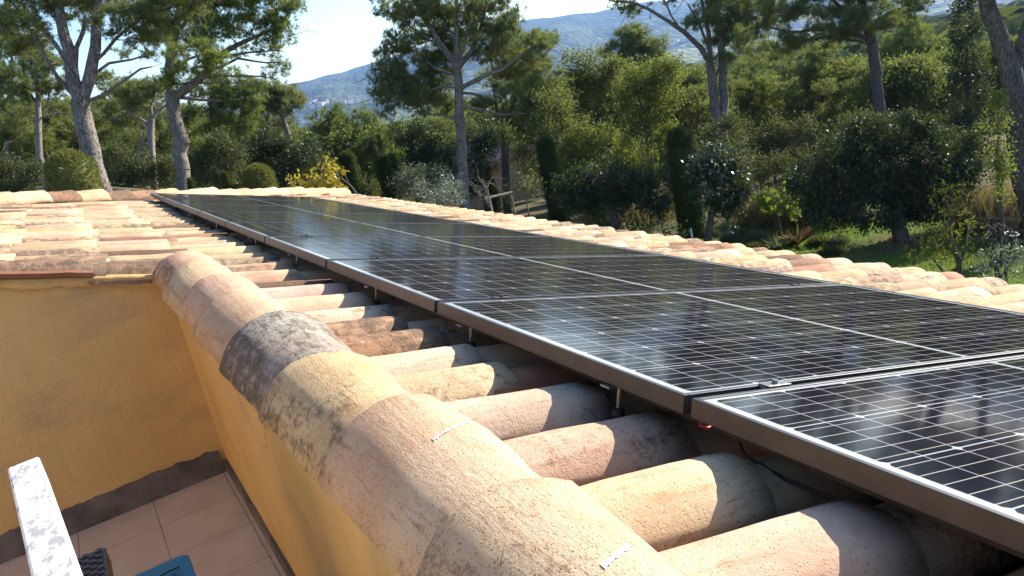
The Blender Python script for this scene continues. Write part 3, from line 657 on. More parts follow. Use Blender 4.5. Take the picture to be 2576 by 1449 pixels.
def px_blob(b, depth, squash=.8):
    x, y, rx, ry = b[:4]; dz = b[4] if len(b) > 4 else 0.0; D = depth + dz; s = D / FP
    rd = (rx + ry) / 2 * s * squash
    return P(x, y, D), np.stack([CR * rx * s, CF * rd, CD * ry * s]), rx * ry * math.pi
def combine(parts):
    vs, fs, k = [], [], 0
    for v, f in parts: vs.append(v); fs.append(f + k); k += len(v)
    return np.concatenate(vs), np.concatenate(fs)
def hit(x, y):                                               # where the line of sight meets the ground
    t = 4.0
    while t < 120:
        q = P(x, y, t)
        if q[2] < ground_z(q[0], q[1]): break
        t += .05
    return q
def foot(p): return V(p[0], p[1], float(ground_z(p[0], p[1])))

def pine(label, depth, trunks, blobs, dens=1.0, nm=M_PINE, bark=BK, group=None, nl=16.0, nw=1.25, name="pine_tree"):
    # trunks: list of lists of (x, y, radius[, depth offset]) as seen in the photo; first one runs down to the ground
    t = Tree(); base = None
    for i, tr in enumerate(trunks):
        pts = [P(q[0], q[1], depth + (q[3] if len(q) > 3 else 0)) for q in tr]; rad = [q[2] for q in tr]
        if i == 0 or (len(tr[0]) > 4):
            d = pts[0] - pts[1]; f = pts[0] + d * .15; b = foot(f)
            if b[2] < pts[0][2] - .05: pts = [b - V(0, 0, .15)] + pts; rad = [rad[0] * 1.25] + rad
            if base is None: base = b
            t.limb(pts, rad, .3, -2 if i == 0 else len(t.p), .012)
            if i and len(t.par): pass
        else: t.limb(pts, rad, .3, -1, .015)
    att = []; tuft_c = []
    for b in blobs:
        c, ax, area = px_blob(b, depth); k = b[5] if len(b) > 5 else 1.0
        n = max(4, int(area / 330 * dens * k)); a = blob_pts(c, ax, n); att.append(a)
        s = depth / FP; per = 11
        tuft_c.append(np.repeat(a, per, 0) + rng.normal(size=(n * per, 3)) * V(11, 11, 6.5) * s + V(0, 0, 2 * s))
    att = np.concatenate(att); tc_ = np.concatenate(tuft_c)
    bt = att[rng.random(len(att)) < .35]; bt = bt + rng.normal(size=bt.shape) * V(.35, .35, .25) * depth / 20 + V(0, 0, -.25)
    t.grow(np.concatenate([att, bt]), max(.006, .0105 * depth / 20), .28)
    s = depth / FP
    e = empty(name, base, label, "tree", group)
    t.build("trunk", bark, e, base)
    v, f = tufts(tc_, 20, nl * s, nw * s, 1.6 * s)
    mesh("crown", v, f, nm, e, False, None, base); return e
def leafy(label, depth, trunks, blobs, mat, bark=BKD, leaf=8.0, cover=2.6, name="broadleaf_tree", cat="tree", droop=0.0, group=None, base=None, twig=True, part="crown", ratio=.55):
    t = Tree()
    for i, tr in enumerate(trunks):
        pts = [P(q[0], q[1], depth + (q[3] if len(q) > 3 else 0)) for q in tr]; rad = [q[2] for q in tr]
        if i == 0:
            b = foot(pts[0] + (pts[0] - pts[1]) * .1); base = b if base is None else base
            if b[2] < pts[0][2] - .05: pts = [b - V(0, 0, .15)] + pts; rad = [rad[0] * 1.2] + rad
            t.limb(pts, rad, .3, -2, .01)
        else: t.limb(pts, rad, .25, -1, .015)
    if not trunks:
        c0 = P(blobs[0][0], blobs[0][1], depth); base = foot(c0) if base is None else base
        t.limb([base - V(0, 0, .1), base * .4 + c0 * .6, c0], [.06, .05, .02], .3, -2, .02)
    s = depth / FP; att = []; lv = []; ld = []
    for b in blobs:
        c, ax, area = px_blob(b, depth); k = b[5] if len(b) > 5 else 1.0
        n = max(5, int(area / 420)); a = blob_pts(c, ax, n, .2); att.append(a)
        m = int(area * cover * 1.45 * k / (leaf * leaf * .28)); q = a[rng.integers(0, n, m)] + rng.normal(size=(m, 3)) * 10.5 * s
        lv.append(q); ld.append(unit(unit(q - c) * .7 + rdir(m) + V(0, 0, -droop)))
    att = np.concatenate(att); lv = np.concatenate(lv); ld = np.concatenate(ld)
    if twig: t.grow(att, .010 * depth / 20, .3, .1, .04)
    e = empty(name, base, label, cat, group); t.build("trunk" if cat == "tree" else "stems", bark, e, base, 7, 3)
    n = len(lv); v, f = leaves(lv, ld, leaf * s * rng.uniform(.65, 1.3, n), leaf * ratio * s * rng.uniform(.7, 1.3, n))
    mesh(part, v, f, mat, e, False, None, base); return e
def clipped(label, depth, top, half, shape, mat, name, cat="tree", ctr=None, n=None, lean=None, group=None, base=None):
    # clipped column or dome: a bumpy core with short sprays all over; top = pixel of its tip, half = half width in pixels
    s = depth / FP; tp = P(top[0], top[1], depth); b = foot(tp) if base is None else base; H = tp[2] - b[2]; rad = half * s
    axis = tp - b
    if lean is not None: b = foot(P(*lean, depth)); axis = tp - b; H = axis[2]
    nz, na = 40, 22; vs = []
    def prof(t): 
        if shape == 'column': return min(1, math.sqrt(max(0, 1 - max(0, (t - .90) / .10) ** 2))) * (.93 + .07 * math.sin(3 * t)) * (1 - .18 * t)
        if shape == 'cone': return max(.02, (1 - t) ** .62) * (.7 + .5 * t if t < .25 else .95)
        hs = min(.95, 1.15 * rad / max(H, .01)); u = max(0, (t - (1 - hs)) / hs); return math.sqrt(max(0.0, 1 - u ** 2.3)) * (1.0 - .06 * (1 - t))
    ts = np.concatenate([np.linspace(0, .85, nz - 14, endpoint=False), np.linspace(.85, 1, 14)])
    if shape == 'dome': ts = 1 - np.linspace(1, 0, nz) ** 1.6
    for t in ts:
        r = rad * prof(t)
        for j in range(na):
            an = 2 * math.pi * j / na; k = 1 + .035 * math.sin(an * 3 + t * 9) + rng.normal(0, .012); vs.append(b + axis * t + V(math.cos(an), math.sin(an), 0) * r * k * .95)
    vs = np.array(vs); m = len(ts); fs = [(i * na + j, i * na + (j + 1) % na, (i + 1) * na + (j + 1) % na, (i + 1) * na + j) for i in range(m - 1) for j in range(na)]
    n = n or int(2 * half * H / s * 1.1); n = min(n, 9000)
    i = rng.integers(0, m - 1, n); j = rng.integers(0, na, n); a1 = rng.uniform(0, 1, (n, 1)); a2 = rng.uniform(0, 1, (n, 1))
    q = (vs[i * na + j] * (1 - a1) + vs[i * na + (j + 1) % na] * a1) * (1 - a2) + (vs[(i + 1) * na + j] * (1 - a1) + vs[(i + 1) * na + (j + 1) % na] * a1) * a2
    out = unit((q - (b + axis * (((q - b) @ axis) / (axis @ axis))[:, None])) + V(0, 0, .3 * rad)); d = unit(out + rdir(n) * .9 + V(0, 0, .5))
    q = q + out * (rng.normal(0, .045, (n, 1)) * rad); v2, f2 = needles(q, d, 9.5 * s * rng.uniform(.5, 1.5, n), 3.2 * s * rng.uniform(.7, 1.3, n))
    e = empty(name, b, label, cat, group)
    mesh("core", vs, np.array(fs), mat, e, True, None, b); mesh("foliage", v2, f2, mat, e, False, None, b); return e

# --- the tall pines that stand out, left to right
pine("big forked pine at the left, its grey trunk dividing low into two stems", 15, [
    [(252, 482, 0.220), (236, 420, 0.189), (216, 330, 0.172), (205, 262, 0.163)], [(205, 265, 0.132), (184, 200, 0.128), (174, 130, 0.114), (150, 40, 0.092), (138, -70, 0.070)],
    [(208, 262, 0.114), (226, 200, 0.114), (240, 120, 0.101), (243, 40, 0.088), (238, -70, 0.062)], [(212, 250, 0.026), (213, 205, 0.031), (211, 190, 0.026)],
    [(196, 250, 0.044), (155, 205, 0.040), (120, 150, 0.032), (70, 60, 0.025), (15, -15, 0.018)], [(183, 180, 0.044), (140, 110, 0.040), (100, 60, 0.031), (55, 10, 0.022)],
    [(214, 258, 0.035), (258, 240, 0.033), (300, 210, 0.026), (352, 175, 0.019), (380, 168, 0.013)], [(230, 185, 0.031), (275, 160, 0.026), (330, 150, 0.019), (370, 138, 0.013)], [(190, 160, 0.044), (205, 80, 0.040), (215, 40, 0.026)],
    [(232, 160, 0.035), (290, 100, 0.031), (360, 40, 0.026), (430, 20, 0.018)]],
    [(70, 15, 95, 45, 0), (28, 105, 60, 35, 1, .8), (330, 65, 90, 45, -.4), (425, 25, 85, 45, 0), (290, 0, 110, 42, .3), (345, 125, 60, 24, .5, .6), (180, -25, 150, 40, 0), (130, 160, 50, 26, 1, .5), (60, 60, 55, 26, -.5, .7), (210, 40, 55, 40, 1.2, .8), (470, -25, 90, 35), (380, 80, 70, 34, .3), (90, 90, 70, 34, .8, .7), (20, 40, 50, 40, .5)], .95)
pine("pine with a burly twisted trunk and a long limb reaching right over the roof", 20, [
    [(464, 482, 0.202), (458, 420, 0.168), (452, 385, 0.176), (456, 355, 0.189), (447, 325, 0.172), (438, 290, 0.168), (432, 238, 0.168)], [(432, 240, 0.126), (424, 175, 0.118), (436, 90, 0.101), (450, 20, 0.084), (455, -60, 0.059)],
    [(438, 244, 0.118), (478, 215, 0.109), (520, 182, 0.097), (560, 132, 0.071), (640, 92, 0.046), (720, 60, 0.025)], [(448, 246, 0.050), (500, 250, 0.038), (555, 254, 0.025)], [(436, 90, 0.059), (480, 45, 0.046), (540, 15, 0.034), (600, -15, 0.025)],
    [(520, 180, 0.042), (600, 150, 0.029), (700, 158, 0.017)], [(545, 150, 0.034), (620, 130, 0.025), (705, 125, 0.012)], [(510, 190, 0.034), (590, 190, 0.025), (690, 195, 0.012)], [(480, 212, 0.025), (560, 205, 0.021), (660, 215, 0.010)], [(428, 190, 0.042), (470, 150, 0.034), (500, 140, 0.025)]],
    [(492, 150, 78, 38, -1.6), (500, 85, 90, 50, -.4), (575, 35, 90, 55, 0), (685, 62, 68, 48, 0), (655, 130, 70, 30, .4, .55), (690, 180, 40, 22, .2, .45), (470, 5, 120, 45, 0), (722, 18, 42, 30), (615, 208, 60, 16, .6, .5), (560, 190, 50, 20, .8, .6), (450, 200, 45, 22, -1.2, .8), (640, -10, 80, 35)], .95, M_PINEB)
pine("tall straight pine in the middle with a bare lower trunk and spreading limbs", 25, [
    [(1172, 545, 0.190), (1166, 480, 0.171), (1160, 350, 0.162), (1155, 250, 0.147), (1150, 180, 0.138)], [(1148, 172, 0.104), (1130, 140, 0.100), (1106, 110, 0.085), (1085, 70, 0.067), (1050, 20, 0.048), (1015, -40, 0.028)],
    [(1149, 170, 0.085), (1150, 100, 0.081), (1150, 30, 0.067), (1148, -60, 0.048)], [(1152, 172, 0.104), (1186, 130, 0.090), (1205, 80, 0.071), (1220, 30, 0.048), (1228, -40, 0.038)], [(1157, 222, 0.076), (1200, 200, 0.071), (1262, 175, 0.057), (1320, 135, 0.038), (1372, 102, 0.019)],
    [(1152, 222, 0.052), (1120, 216, 0.048), (1080, 228, 0.033), (1020, 238, 0.019)], [(1158, 232, 0.048), (1208, 241, 0.038), (1262, 252, 0.024)], [(1163, 268, 0.048), (1202, 274, 0.043), (1262, 288, 0.033), (1320, 284, 0.019)], [(1146, 190, 0.048), (1092, 170, 0.038), (1058, 138, 0.028), (1030, 120, 0.019)],
    [(1160, 300, 0.033), (1110, 290, 0.028), (1040, 285, 0.017)], [(1150, 175, 0.048), (1165, 120, 0.048), (1180, 50, 0.033), (1185, 0, 0.028)], [(1115, 120, 0.048), (1060, 85, 0.033), (990, 40, 0.019)]],
    [(1150, 8, 120, 42, 0), (1060, 30, 85, 40, 0), (1262, 45, 62, 52, 0), (975, 8, 45, 26), (1008, 105, 55, 26, 0, .8), (1085, 118, 85, 36, 1), (1015, 178, 66, 34, 0), (995, 240, 66, 30, 0), (1090, 210, 66, 34, .6), (1345, 112, 40, 34, 0), (1285, 148, 66, 36, .8), (1225, 105, 58, 46, 0), (1010, 280, 70, 18, .5, .7), (1095, 268, 60, 26, .8), (1290, 205, 66, 30, 1.2, .7), (1180, 60, 60, 45, 1), (955, 195, 24, 22), (970, 130, 30, 20), (1050, 60, 70, 40, .8), (1110, 170, 60, 30, .8), (1040, 225, 80, 30, .4), (1140, 95, 60, 40, 1.0, .8), (1330, 170, 50, 30, .3), (1060, 255, 70, 20, .3, .8)], 1.0)
pine("pine with twin leaning trunks and a long limb bending left over the valley", 30, [
    [(1806, 360, 0.212), (1797, 250, 0.181), (1790, 190, 0.165), (1785, 150, 0.144)], [(1820, 345, 0.181), (1823, 240, 0.154), (1816, 130, 0.139), (1802, 30, 0.128), (1792, -60, 0.085)],
    [(1788, 160, 0.117), (1765, 120, 0.106), (1722, 82, 0.088), (1660, 40, 0.064), (1600, 10, 0.048), (1535, 2, 0.021)], [(1786, 150, 0.095), (1782, 80, 0.085), (1768, 20, 0.064), (1755, -50, 0.053)], [(1795, 205, 0.053), (1808, 180, 0.053), (1815, 160, 0.053)], [(1712, 75, 0.043), (1690, 40, 0.037), (1665, -10, 0.031)], [(1816, 120, 0.075), (1850, 80, 0.064), (1900, 45, 0.048), (1950, 20, 0.031)], [(1785, 130, 0.053), (1760, 60, 0.048), (1730, 10, 0.031)]],
    [(1542, 6, 30, 15, 0, .8), (1605, 18, 55, 14, 0, .8), (1752, 52, 44, 22, -.5), (1835, 62, 72, 44, -.3), (1905, 40, 80, 46, 0), (1850, -15, 120, 40), (1812, 150, 46, 12, -.6), (1690, -18, 55, 24), (1900, 108, 60, 26, .5), (1800, 95, 36, 30, .3), (1820, -110, 150, 60), (1700, -100, 100, 50), (1820, -220, 120, 60)], 1.0)  # last blobs lie above the view, added to darken the panels' reflections
pine("tall pine right of the twin trunks, its dark trunk rising from bushes, limbs sweeping left", 25, [
    [(2222, 345, 0.195), (2208, 235, 0.180), (2196, 130, 0.169), (2186, 70, 0.154), (2165, 0, 0.134), (2150, -70, 0.103)], [(2187, 98, 0.087), (2120, 75, 0.072), (2050, 72, 0.056), (1980, 82, 0.036), (1905, 60, 0.018)], [(2190, 112, 0.051), (2100, 92, 0.041), (2020, 104, 0.031), (1950, 130, 0.014)], [(2180, 60, 0.072), (2120, 20, 0.056), (2060, -20, 0.041)], [(2190, 60, 0.061), (2240, 30, 0.051), (2300, 12, 0.031)]],
    [(2055, 92, 90, 30, 0, .8), (1985, 112, 60, 30, 0, .7), (2130, 58, 70, 36, -.5), (2205, 50, 56, 34, -.9), (2262, 28, 60, 32, 0), (2080, 8, 110, 38, 0), (1960, 30, 66, 34, 0), (2322, 6, 48, 14), (2170, -30, 130, 40), (1930, 140, 45, 22, .4, .6), (1880, 90, 35, 22, .3, .6), (2150, -130, 170, 60)], .95, M_PINE, BKD)  # topmost blob is out of view, added so the panels mirror less sky
pine("thick leaning pine trunk at the right edge of the photo, forking high up", 17, [
    [(2606, 560, 0.249), (2572, 430, 0.233), (2556, 250, 0.223), (2545, 180, 0.219), (2520, 110, 0.188), (2490, 30, 0.169), (2470, -70, 0.129)], [(2550, 185, 0.129), (2572, 110, 0.124), (2604, 20, 0.109), (2620, -60, 0.080)]],
    [(2480, -85, 120, 30), (2620, -80, 110, 45), (2500, -180, 200, 80), (2700, -200, 180, 100)], .9, M_PINE, BKD)  # highest crown blobs, unseen, added to keep bright sky out of panel reflections

# --- second row of pines, each laid out on its own
G2 = "pines standing behind the first row"
pine("slim pale pine trunk behind the large topiary dome, at the left edge", 24, [[(98, 395, .10), (96, 300, .095), (94, 255, .08), (92, 200, .05)], [(95, 300, .03), (150, 282, .025), (185, 285, .01)], [(94, 260, .05), (60, 215, .03)]],
    [(60, 215, 70, 50, 0), (120, 190, 66, 50, .4), (30, 290, 50, 40, 1, .7), (130, 270, 50, 30, .8, .6), (90, 140, 60, 30, .4)], .9, M_PINE, BKL, G2)
pine("pine filling the left edge of the photo beside the forked trunk", 28, [[(20, 420, .13), (24, 300, .12), (30, 160, .09)]], [(20, 200, 60, 55), (10, 300, 70, 60), (60, 350, 60, 40), (60, 110, 60, 40), (5, 120, 40, 40)], .9, M_PINEB, BK, G2)
pine("slender pine with a pale trunk and stubby bare limbs between the two big pines", 26, [[(388, 472, .13), (384, 400, .12), (381, 330, .115), (382, 300, .10)], [(382, 305, .06), (400, 275, .05), (420, 262, .03)], [(381, 320, .06), (355, 300, .05), (322, 285, .04), (280, 300, .02)], [(383, 300, .05), (378, 270, .04), (390, 240, .03)]],
    [(340, 235, 70, 40, .5), (300, 290, 60, 30, .8, .6), (410, 300, 40, 26, .8, .6), (280, 210, 50, 34, 1), (390, 215, 50, 30, .5), (330, 330, 60, 30, 1, .6)], .9, M_PINE, BKL, G2)
pine("pine whose thin trunk splits in a narrow V, left of the slender pale pine", 30, [[(347, 415, .07), (350, 380, .065), (352, 345, .05), (356, 315, .04)], [(349, 390, .05), (362, 350, .045), (370, 310, .03)]], [(330, 280, 60, 30), (370, 250, 60, 40), (300, 340, 50, 30, 1, .7), (420, 330, 40, 25, .5, .7)], .9, M_PINE, BKL, G2)
pine("bushy pine behind the burly trunk, right of it, with a short dark trunk showing", 32, [[(540, 370, .14), (538, 310, .13), (530, 250, .10)]], [(540, 230, 80, 40), (600, 260, 70, 40), (590, 310, 66, 30), (510, 300, 60, 34), (480, 350, 60, 30, 1, .7), (620, 215, 50, 26)], 1.0, M_PINEB, BKD, G2)
pine("pine with a slanting pale trunk and a flat crown against the hill", 36, [[(742, 385, .12), (728, 345, .12), (712, 300, .11), (700, 262, .08)], [(712, 300, .05), (740, 270, .03), (760, 262, .02)], [(702, 268, .05), (672, 240, .04)]],
    [(680, 245, 56, 28), (735, 262, 34, 28), (655, 275, 46, 28), (720, 235, 40, 20), (690, 300, 60, 24, 1, .6), (648, 232, 30, 20)], 1.05, M_PINE, BK, G2)
pine("thin pine with a pale crooked trunk below the flat crown", 38, [[(698, 365, .06), (692, 340, .055), (688, 310, .04), (690, 290, .03)]], [(680, 320, 50, 26), (650, 345, 50, 26), (720, 345, 46, 24, 1, .8)], .8, M_PINE, BKL, G2)
for lab, d, tr, bl, mm in [
    ("rounded bright pine below the far village, first of the clump", 44, (830, 420), [(815, 305, 44, 32), (845, 295, 30, 22), (800, 350, 50, 34), (850, 350, 50, 36)], M_PINEB),
    ("bright pine right of the clump's first, level with the yellow leaves", 42, (905, 430), [(900, 305, 44, 30), (880, 345, 50, 36), (925, 350, 46, 40), (905, 400, 56, 36)], M_PINEB),
    ("low bushy pine at the right end of the clump, behind the clipped cypresses", 40, (965, 440), [(955, 350, 40, 34), (960, 400, 50, 40), (930, 385, 40, 40), (975, 430, 40, 26)], M_PINEB)]:
    pine(lab, d, [[(tr[0], tr[1], .13), (tr[0] - 3, tr[1] - 70, .10), (tr[0] - 5, tr[1] - 120, .05)]], bl, 1.1, mm, BKD, "bright pines of the clump below the village", 12)
pine("second pine close behind the tall middle one, its dark trunk forking below the crown", 33, [[(1275, 530, .18), (1272, 440, .165), (1268, 360, .16), (1266, 310, .13)], [(1268, 320, .08), (1290, 270, .06), (1300, 230, .05)], [(1267, 320, .08), (1250, 280, .06), (1240, 200, .05), (1235, 120, .04)], [(1270, 380, .04), (1330, 365, .03)]],
    [(1340, 175, 50, 40), (1370, 105, 30, 34), (1300, 120, 50, 34), (1320, 240, 70, 36), (1240, 270, 60, 30), (1210, 330, 60, 30, 1, .7), (1350, 290, 50, 36), (1265, 200, 60, 40, .5, .8), (1400, 220, 30, 40)], .9, M_PINE, BKD, G2)
pine("pine topping the pale oaks against the blue hill", 44, [[(1610, 330, .16), (1600, 200, .13), (1596, 120, .08)]], [(1592, 100, 52, 28), (1555, 128, 40, 26), (1640, 130, 36, 30), (1600, 150, 66, 34), (1580, 82, 24, 18)], 1.1, M_PINE, BK, G2)
for lab, d, tr, bl in [
    ("soft green pine right of the twin trunks, below the sweeping limbs", 38, (1900, 330), [(1890, 190, 60, 40), (1930, 240, 66, 44), (1860, 250, 44, 50), (1910, 300, 60, 36)]),
    ("pine with thin slanting branches left of the tall dark trunk", 36, (2040, 330), [(2010, 190, 56, 40), (2060, 230, 60, 46), (2000, 260, 56, 40), (2120, 200, 44, 44), (2060, 150, 60, 30)]),
    ("pine catching light right of the tall dark trunk, near the top right", 42, (2270, 300), [(2290, 100, 50, 40), (2250, 140, 50, 40), (2330, 130, 50, 30), (2300, 70, 40, 24)]),
    ("pine between the dark conifer and the thick right hand trunk", 34, (2500, 330), [(2490, 130, 40, 50), (2510, 200, 36, 50), (2480, 250, 36, 40), (2560, 130, 30, 40)]),
    ("small pine between the pale oaks and the twin trunks", 40, (1740, 330), [(1745, 200, 34, 36), (1735, 260, 46, 44), (1760, 310, 44, 34)])]:
    pine(lab, d, [[(tr[0], tr[1], .14), (tr[0] - 8, tr[1] - 90, .10), (tr[0] - 14, tr[1] - 150, .05)]], bl, 1.05, M_PINEB if d > 37 else M_PINE, BKD, G2, 12)

# --- broadleaf trees and big bushes
leafy("pale green oak left of the pine on the hill's skyline, thin limbs showing", 35, [[(1500, 420, .12), (1498, 330, .10), (1495, 280, .07)], [(1497, 310, .05), (1470, 250, .035), (1455, 200, .02)], [(1497, 310, .05), (1530, 250, .035), (1545, 190, .02)]],
    [(1455, 165, 50, 46), (1500, 190, 60, 60), (1550, 200, 60, 60), (1440, 235, 44, 50), (1520, 260, 90, 50), (1420, 290, 50, 44)], M_OAK, BKD, 7, 1.9)
leafy("yellow green oak in full light left of the twin trunks", 32, [[(1640, 420, .11), (1632, 320, .09), (1628, 270, .07)], [(1630, 300, .05), (1670, 240, .03), (1690, 190, .02)], [(1630, 300, .05), (1600, 230, .03)]],
    [(1620, 195, 56, 50), (1670, 215, 46, 60), (1640, 270, 66, 50), (1690, 170, 30, 34), (1600, 260, 50, 50), (1650, 330, 60, 40)], M_LIGHT, BKD, 7, 2.0)
leafy("sunlit leafy bush behind the tall clipped cypress in the middle", 29, [], [(1520, 370, 80, 50), (1580, 400, 80, 46), (1470, 350, 56, 56), (1430, 400, 50, 60), (1620, 440, 50, 40)], M_LIGHT, BKD, 6.5, 2.0, "leafy_bush", "bush")
leafy("dark leafy mass left of the tall clipped cypress, hiding the house", 31, [], [(1400, 330, 70, 70), (1330, 400, 50, 50), (1420, 450, 50, 60), (1250, 340, 60, 40), (1390, 260, 50, 40)], M_OAK, BKD, 6.5, 2.0, "leafy_bush", "bush")
leafy("round dark magnolia on a short trunk between the two tall clipped cypresses", 22, [[(1548, 600, .13), (1545, 560, .115), (1538, 520, .10), (1530, 470, .07)]], [(1520, 450, 120, 64), (1450, 480, 56, 60), (1590, 480, 60, 60), (1520, 500, 120, 44), (1640, 500, 40, 46)], M_DARK, BKD, 9, 2.6)
leafy("dark glossy magnolia just right of the thick clipped cypress, leaves glinting", 20, [[(1780, 610, .10), (1785, 560, .09), (1795, 500, .07)]], [(1800, 400, 60, 60), (1830, 470, 56, 60), (1780, 460, 44, 80), (1850, 430, 40, 40), (1820, 540, 40, 30), (1850, 500, 40, 40)], M_GLINT, BKD, 11, 2.6, droop=.4)
leafy("big dark spreading tree on the lawn at the right, foliage drooping to the grass", 19, [[(2278, 640, .21), (2268, 600, .19), (2255, 540, .18), (2240, 480, .13)], [(2258, 550, .09), (2310, 500, .07), (2360, 470, .04)], [(2250, 530, .09), (2180, 480, .07), (2120, 460, .04)]],
    [(2230, 420, 150, 110), (2120, 440, 110, 90), (2330, 420, 110, 120), (2410, 460, 60, 110), (2220, 535, 160, 50), (2090, 520, 80, 56), (2160, 350, 90, 66), (2280, 330, 90, 60), (2430, 390, 40, 80), (2040, 460, 60, 70), (2330, 520, 70, 50)], M_DARK, BKD, 9, 2.5, droop=.8)
leafy("dark tree with a thin trunk on the lawn, left of the big spreading one", 24, [[(2090, 592, .08), (2086, 560, .07), (2080, 510, .05)]], [(2060, 490, 60, 60), (2010, 470, 50, 56), (2100, 530, 66, 30), (1990, 500, 34, 40)], M_DARK, BKD, 8, 2.5)
leafy("tall dark conical evergreen left of the thick right hand trunk", 26, [[(2440, 500, .16), (2438, 300, .12), (2432, 120, .05)]], [(2430, 70, 30, 50), (2432, 150, 42, 60), (2430, 240, 50, 70), (2436, 330, 56, 70), (2450, 410, 60, 60), (2424, 10, 26, 60), (2420, -90, 20, 60)], M_DARK, BKD, 7.5, 2.6, name="evergreen_tree")
leafy("bright ivy hung strip of foliage along the thick right hand trunk", 15.5, [], [(2508, 300, 22, 50), (2512, 380, 22, 56), (2516, 450, 24, 46), (2500, 250, 20, 30)], M_LIGHT, BKD, 8, 1.8, "ivy", "plant")
leafy("light green oak at the upper right between the two tall dark trunks", 33, [], [(2330, 200, 56, 60), (2380, 220, 40, 60), (2270, 240, 50, 50), (2340, 270, 80, 40), (2380, 160, 26, 34), (2250, 290, 50, 40)], M_LIGHT, BKD, 7, 1.7)
leafy("yellow green tree left of the tall dark trunk, below the sweeping pine limbs", 35, [], [(2120, 200, 50, 50), (2140, 260, 50, 50), (2160, 170, 30, 40), (2110, 310, 60, 36)], M_LIGHT, BKD, 7, 1.8)
leafy("brownish thicket at the foot of the twin trunked pine", 31, [], [(1900, 350, 60, 44), (1960, 380, 66, 44), (2040, 360, 70, 50), (1980, 320, 60, 36)], M_HOLM, BKD, 6.5, 2.0, "thicket", "bush")
leafy("brownish thicket above the sunlit vine, behind the lawn", 28, [], [(1950, 440, 70, 46), (1900, 420, 40, 46), (2020, 420, 60, 40), (1970, 490, 60, 26)], M_HOLM, BKD, 6.5, 2.0, "thicket", "bush")
leafy("dark thicket behind the thick clipped cypress", 28, [], [(1700, 430, 60, 60), (1760, 380, 56, 56), (1680, 500, 50, 46), (1820, 330, 50, 40)], M_HOLM, BKD, 6.5, 2.2, "thicket", "bush")
leafy("dark thicket below the tall dark trunk at the right", 27, [], [(2170, 310, 60, 44), (2230, 330, 50, 40), (2100, 380, 50, 40)], M_HOLM, BKD, 6.5, 2.0, "thicket", "bush")
for lab, d, bl in [
    ("grey green holm oak scrub at the left edge below the dome's level", 19, [(30, 450, 60, 44), (80, 440, 40, 36), (10, 420, 40, 40)]),
    ("holm oak scrub between the forked pine and the slender pale one", 25, [(320, 440, 60, 44), (370, 420, 44, 50), (290, 400, 40, 40), (420, 440, 40, 44)]),
    ("holm oak right of the burly trunk, dull olive green", 25, [(540, 430, 60, 50), (590, 400, 44, 46), (510, 390, 40, 40), (560, 370, 44, 30)]),
    ("very dark holm oak thicket behind the small topiary dome", 29, [(700, 400, 66, 44), (760, 390, 50, 44), (650, 390, 44, 40), (720, 440, 80, 36), (690, 360, 50, 30)]),
    ("dark holm oak between the yellow leaves and the clump of bright pines", 33, [(830, 430, 56, 40), (900, 470, 50, 36)]),
    ("dark evergreen filling the gap left of the tall middle trunk", 32, [(1060, 370, 50, 60), (1100, 420, 60, 60), (1040, 430, 50, 46), (1020, 330, 34, 36)]),
    ("dark evergreen just right of the tall middle trunk", 30, [(1200, 400, 44, 60), (1220, 330, 44, 50), (1190, 460, 40, 40)])]:
    leafy(lab, d, [], bl, M_HOLM if 'very' not in lab and 'evergreen' not in lab else M_DARK, BKD, 6.5, 2.4, "holm_oak", "bush", group="evergreen scrub behind the roof")
leafy("silvery olive bush right of the leaning clipped cypresses", 20, [], [(1090, 470, 46, 34), (1060, 495, 44, 24), (1125, 490, 34, 34)], M_OLIVE, BKD, 8, 1.5, "olive_bush", "bush", ratio=.32)
leafy("second silvery olive bush, touching the foot of the tall middle trunk", 18.5, [], [(1140, 480, 26, 34), (1110, 500, 34, 20)], M_OLIVE, BKD, 8, 1.5, "olive_bush", "bush", ratio=.32)
leafy("dim grey green olive behind the silvery ones", 26, [], [(1070, 440, 66, 30), (1010, 460, 40, 40), (1120, 450, 30, 20)], M_LAV, BKD, 7, 2.0, "olive_bush", "bush", ratio=.35)
leafy("silvery olive shrub at the lower right behind the roof", 12.5, [], [(2510, 650, 40, 36), (2550, 640, 40, 30), (2490, 680, 40, 24), (2570, 670, 30, 36)], M_OLIVE, BKD, 13, 1.1, "olive_bush", "bush", ratio=.26)
leafy("bush of drooping bright yellow leaves just over the roof's far edge", 14.5, [[(835, 520, .03), (815, 480, .025), (812, 430, .02), (828, 405, .012)], [(815, 480, .02), (780, 455, .015), (740, 462, .01)]], [(760, 455, 34, 18, 0, .9), (805, 448, 34, 24, 0, .9), (790, 468, 60, 16, 0, .8), (820, 425, 18, 20, 0, 1.2)], M_YEL, BKL, 15, 2.2, "yellow_bush", "bush", droop=1.1, ratio=.5)
br = Tree(); bd = 14.5; b0 = foot(P(900, 500, bd)); br.limb([b0, P(905, 500, bd), P(885, 470, bd), P(850, 440, bd), P(815, 432, bd)], [.02, .015, .012, .009, .006], .2, -2); br.limb([P(893, 480, bd), P(900, 487, bd), P(903, 498, bd)], [.008, .007, .006], .1); br.limb([P(880, 466, bd), P(868, 440, bd), P(862, 428, bd)], [.006, .005, .004], .1)
e = empty("bare_shoot", b0, "long bare arching shoot right of the yellow leaves", "plant"); br.build("stem", BKL, e, b0, 6, 5)
q = np.concatenate([blob_pts(P(x, y, bd), np.eye(3) * .05, 6) for x, y in ((863, 428),)]); v, f = leaves(q, unit(rdir(len(q)) + V(0, 0, -1)), np.full(len(q), .12), np.full(len(q), .06)); mesh("leaf", v, f, M_YEL, e, False, None, b0)
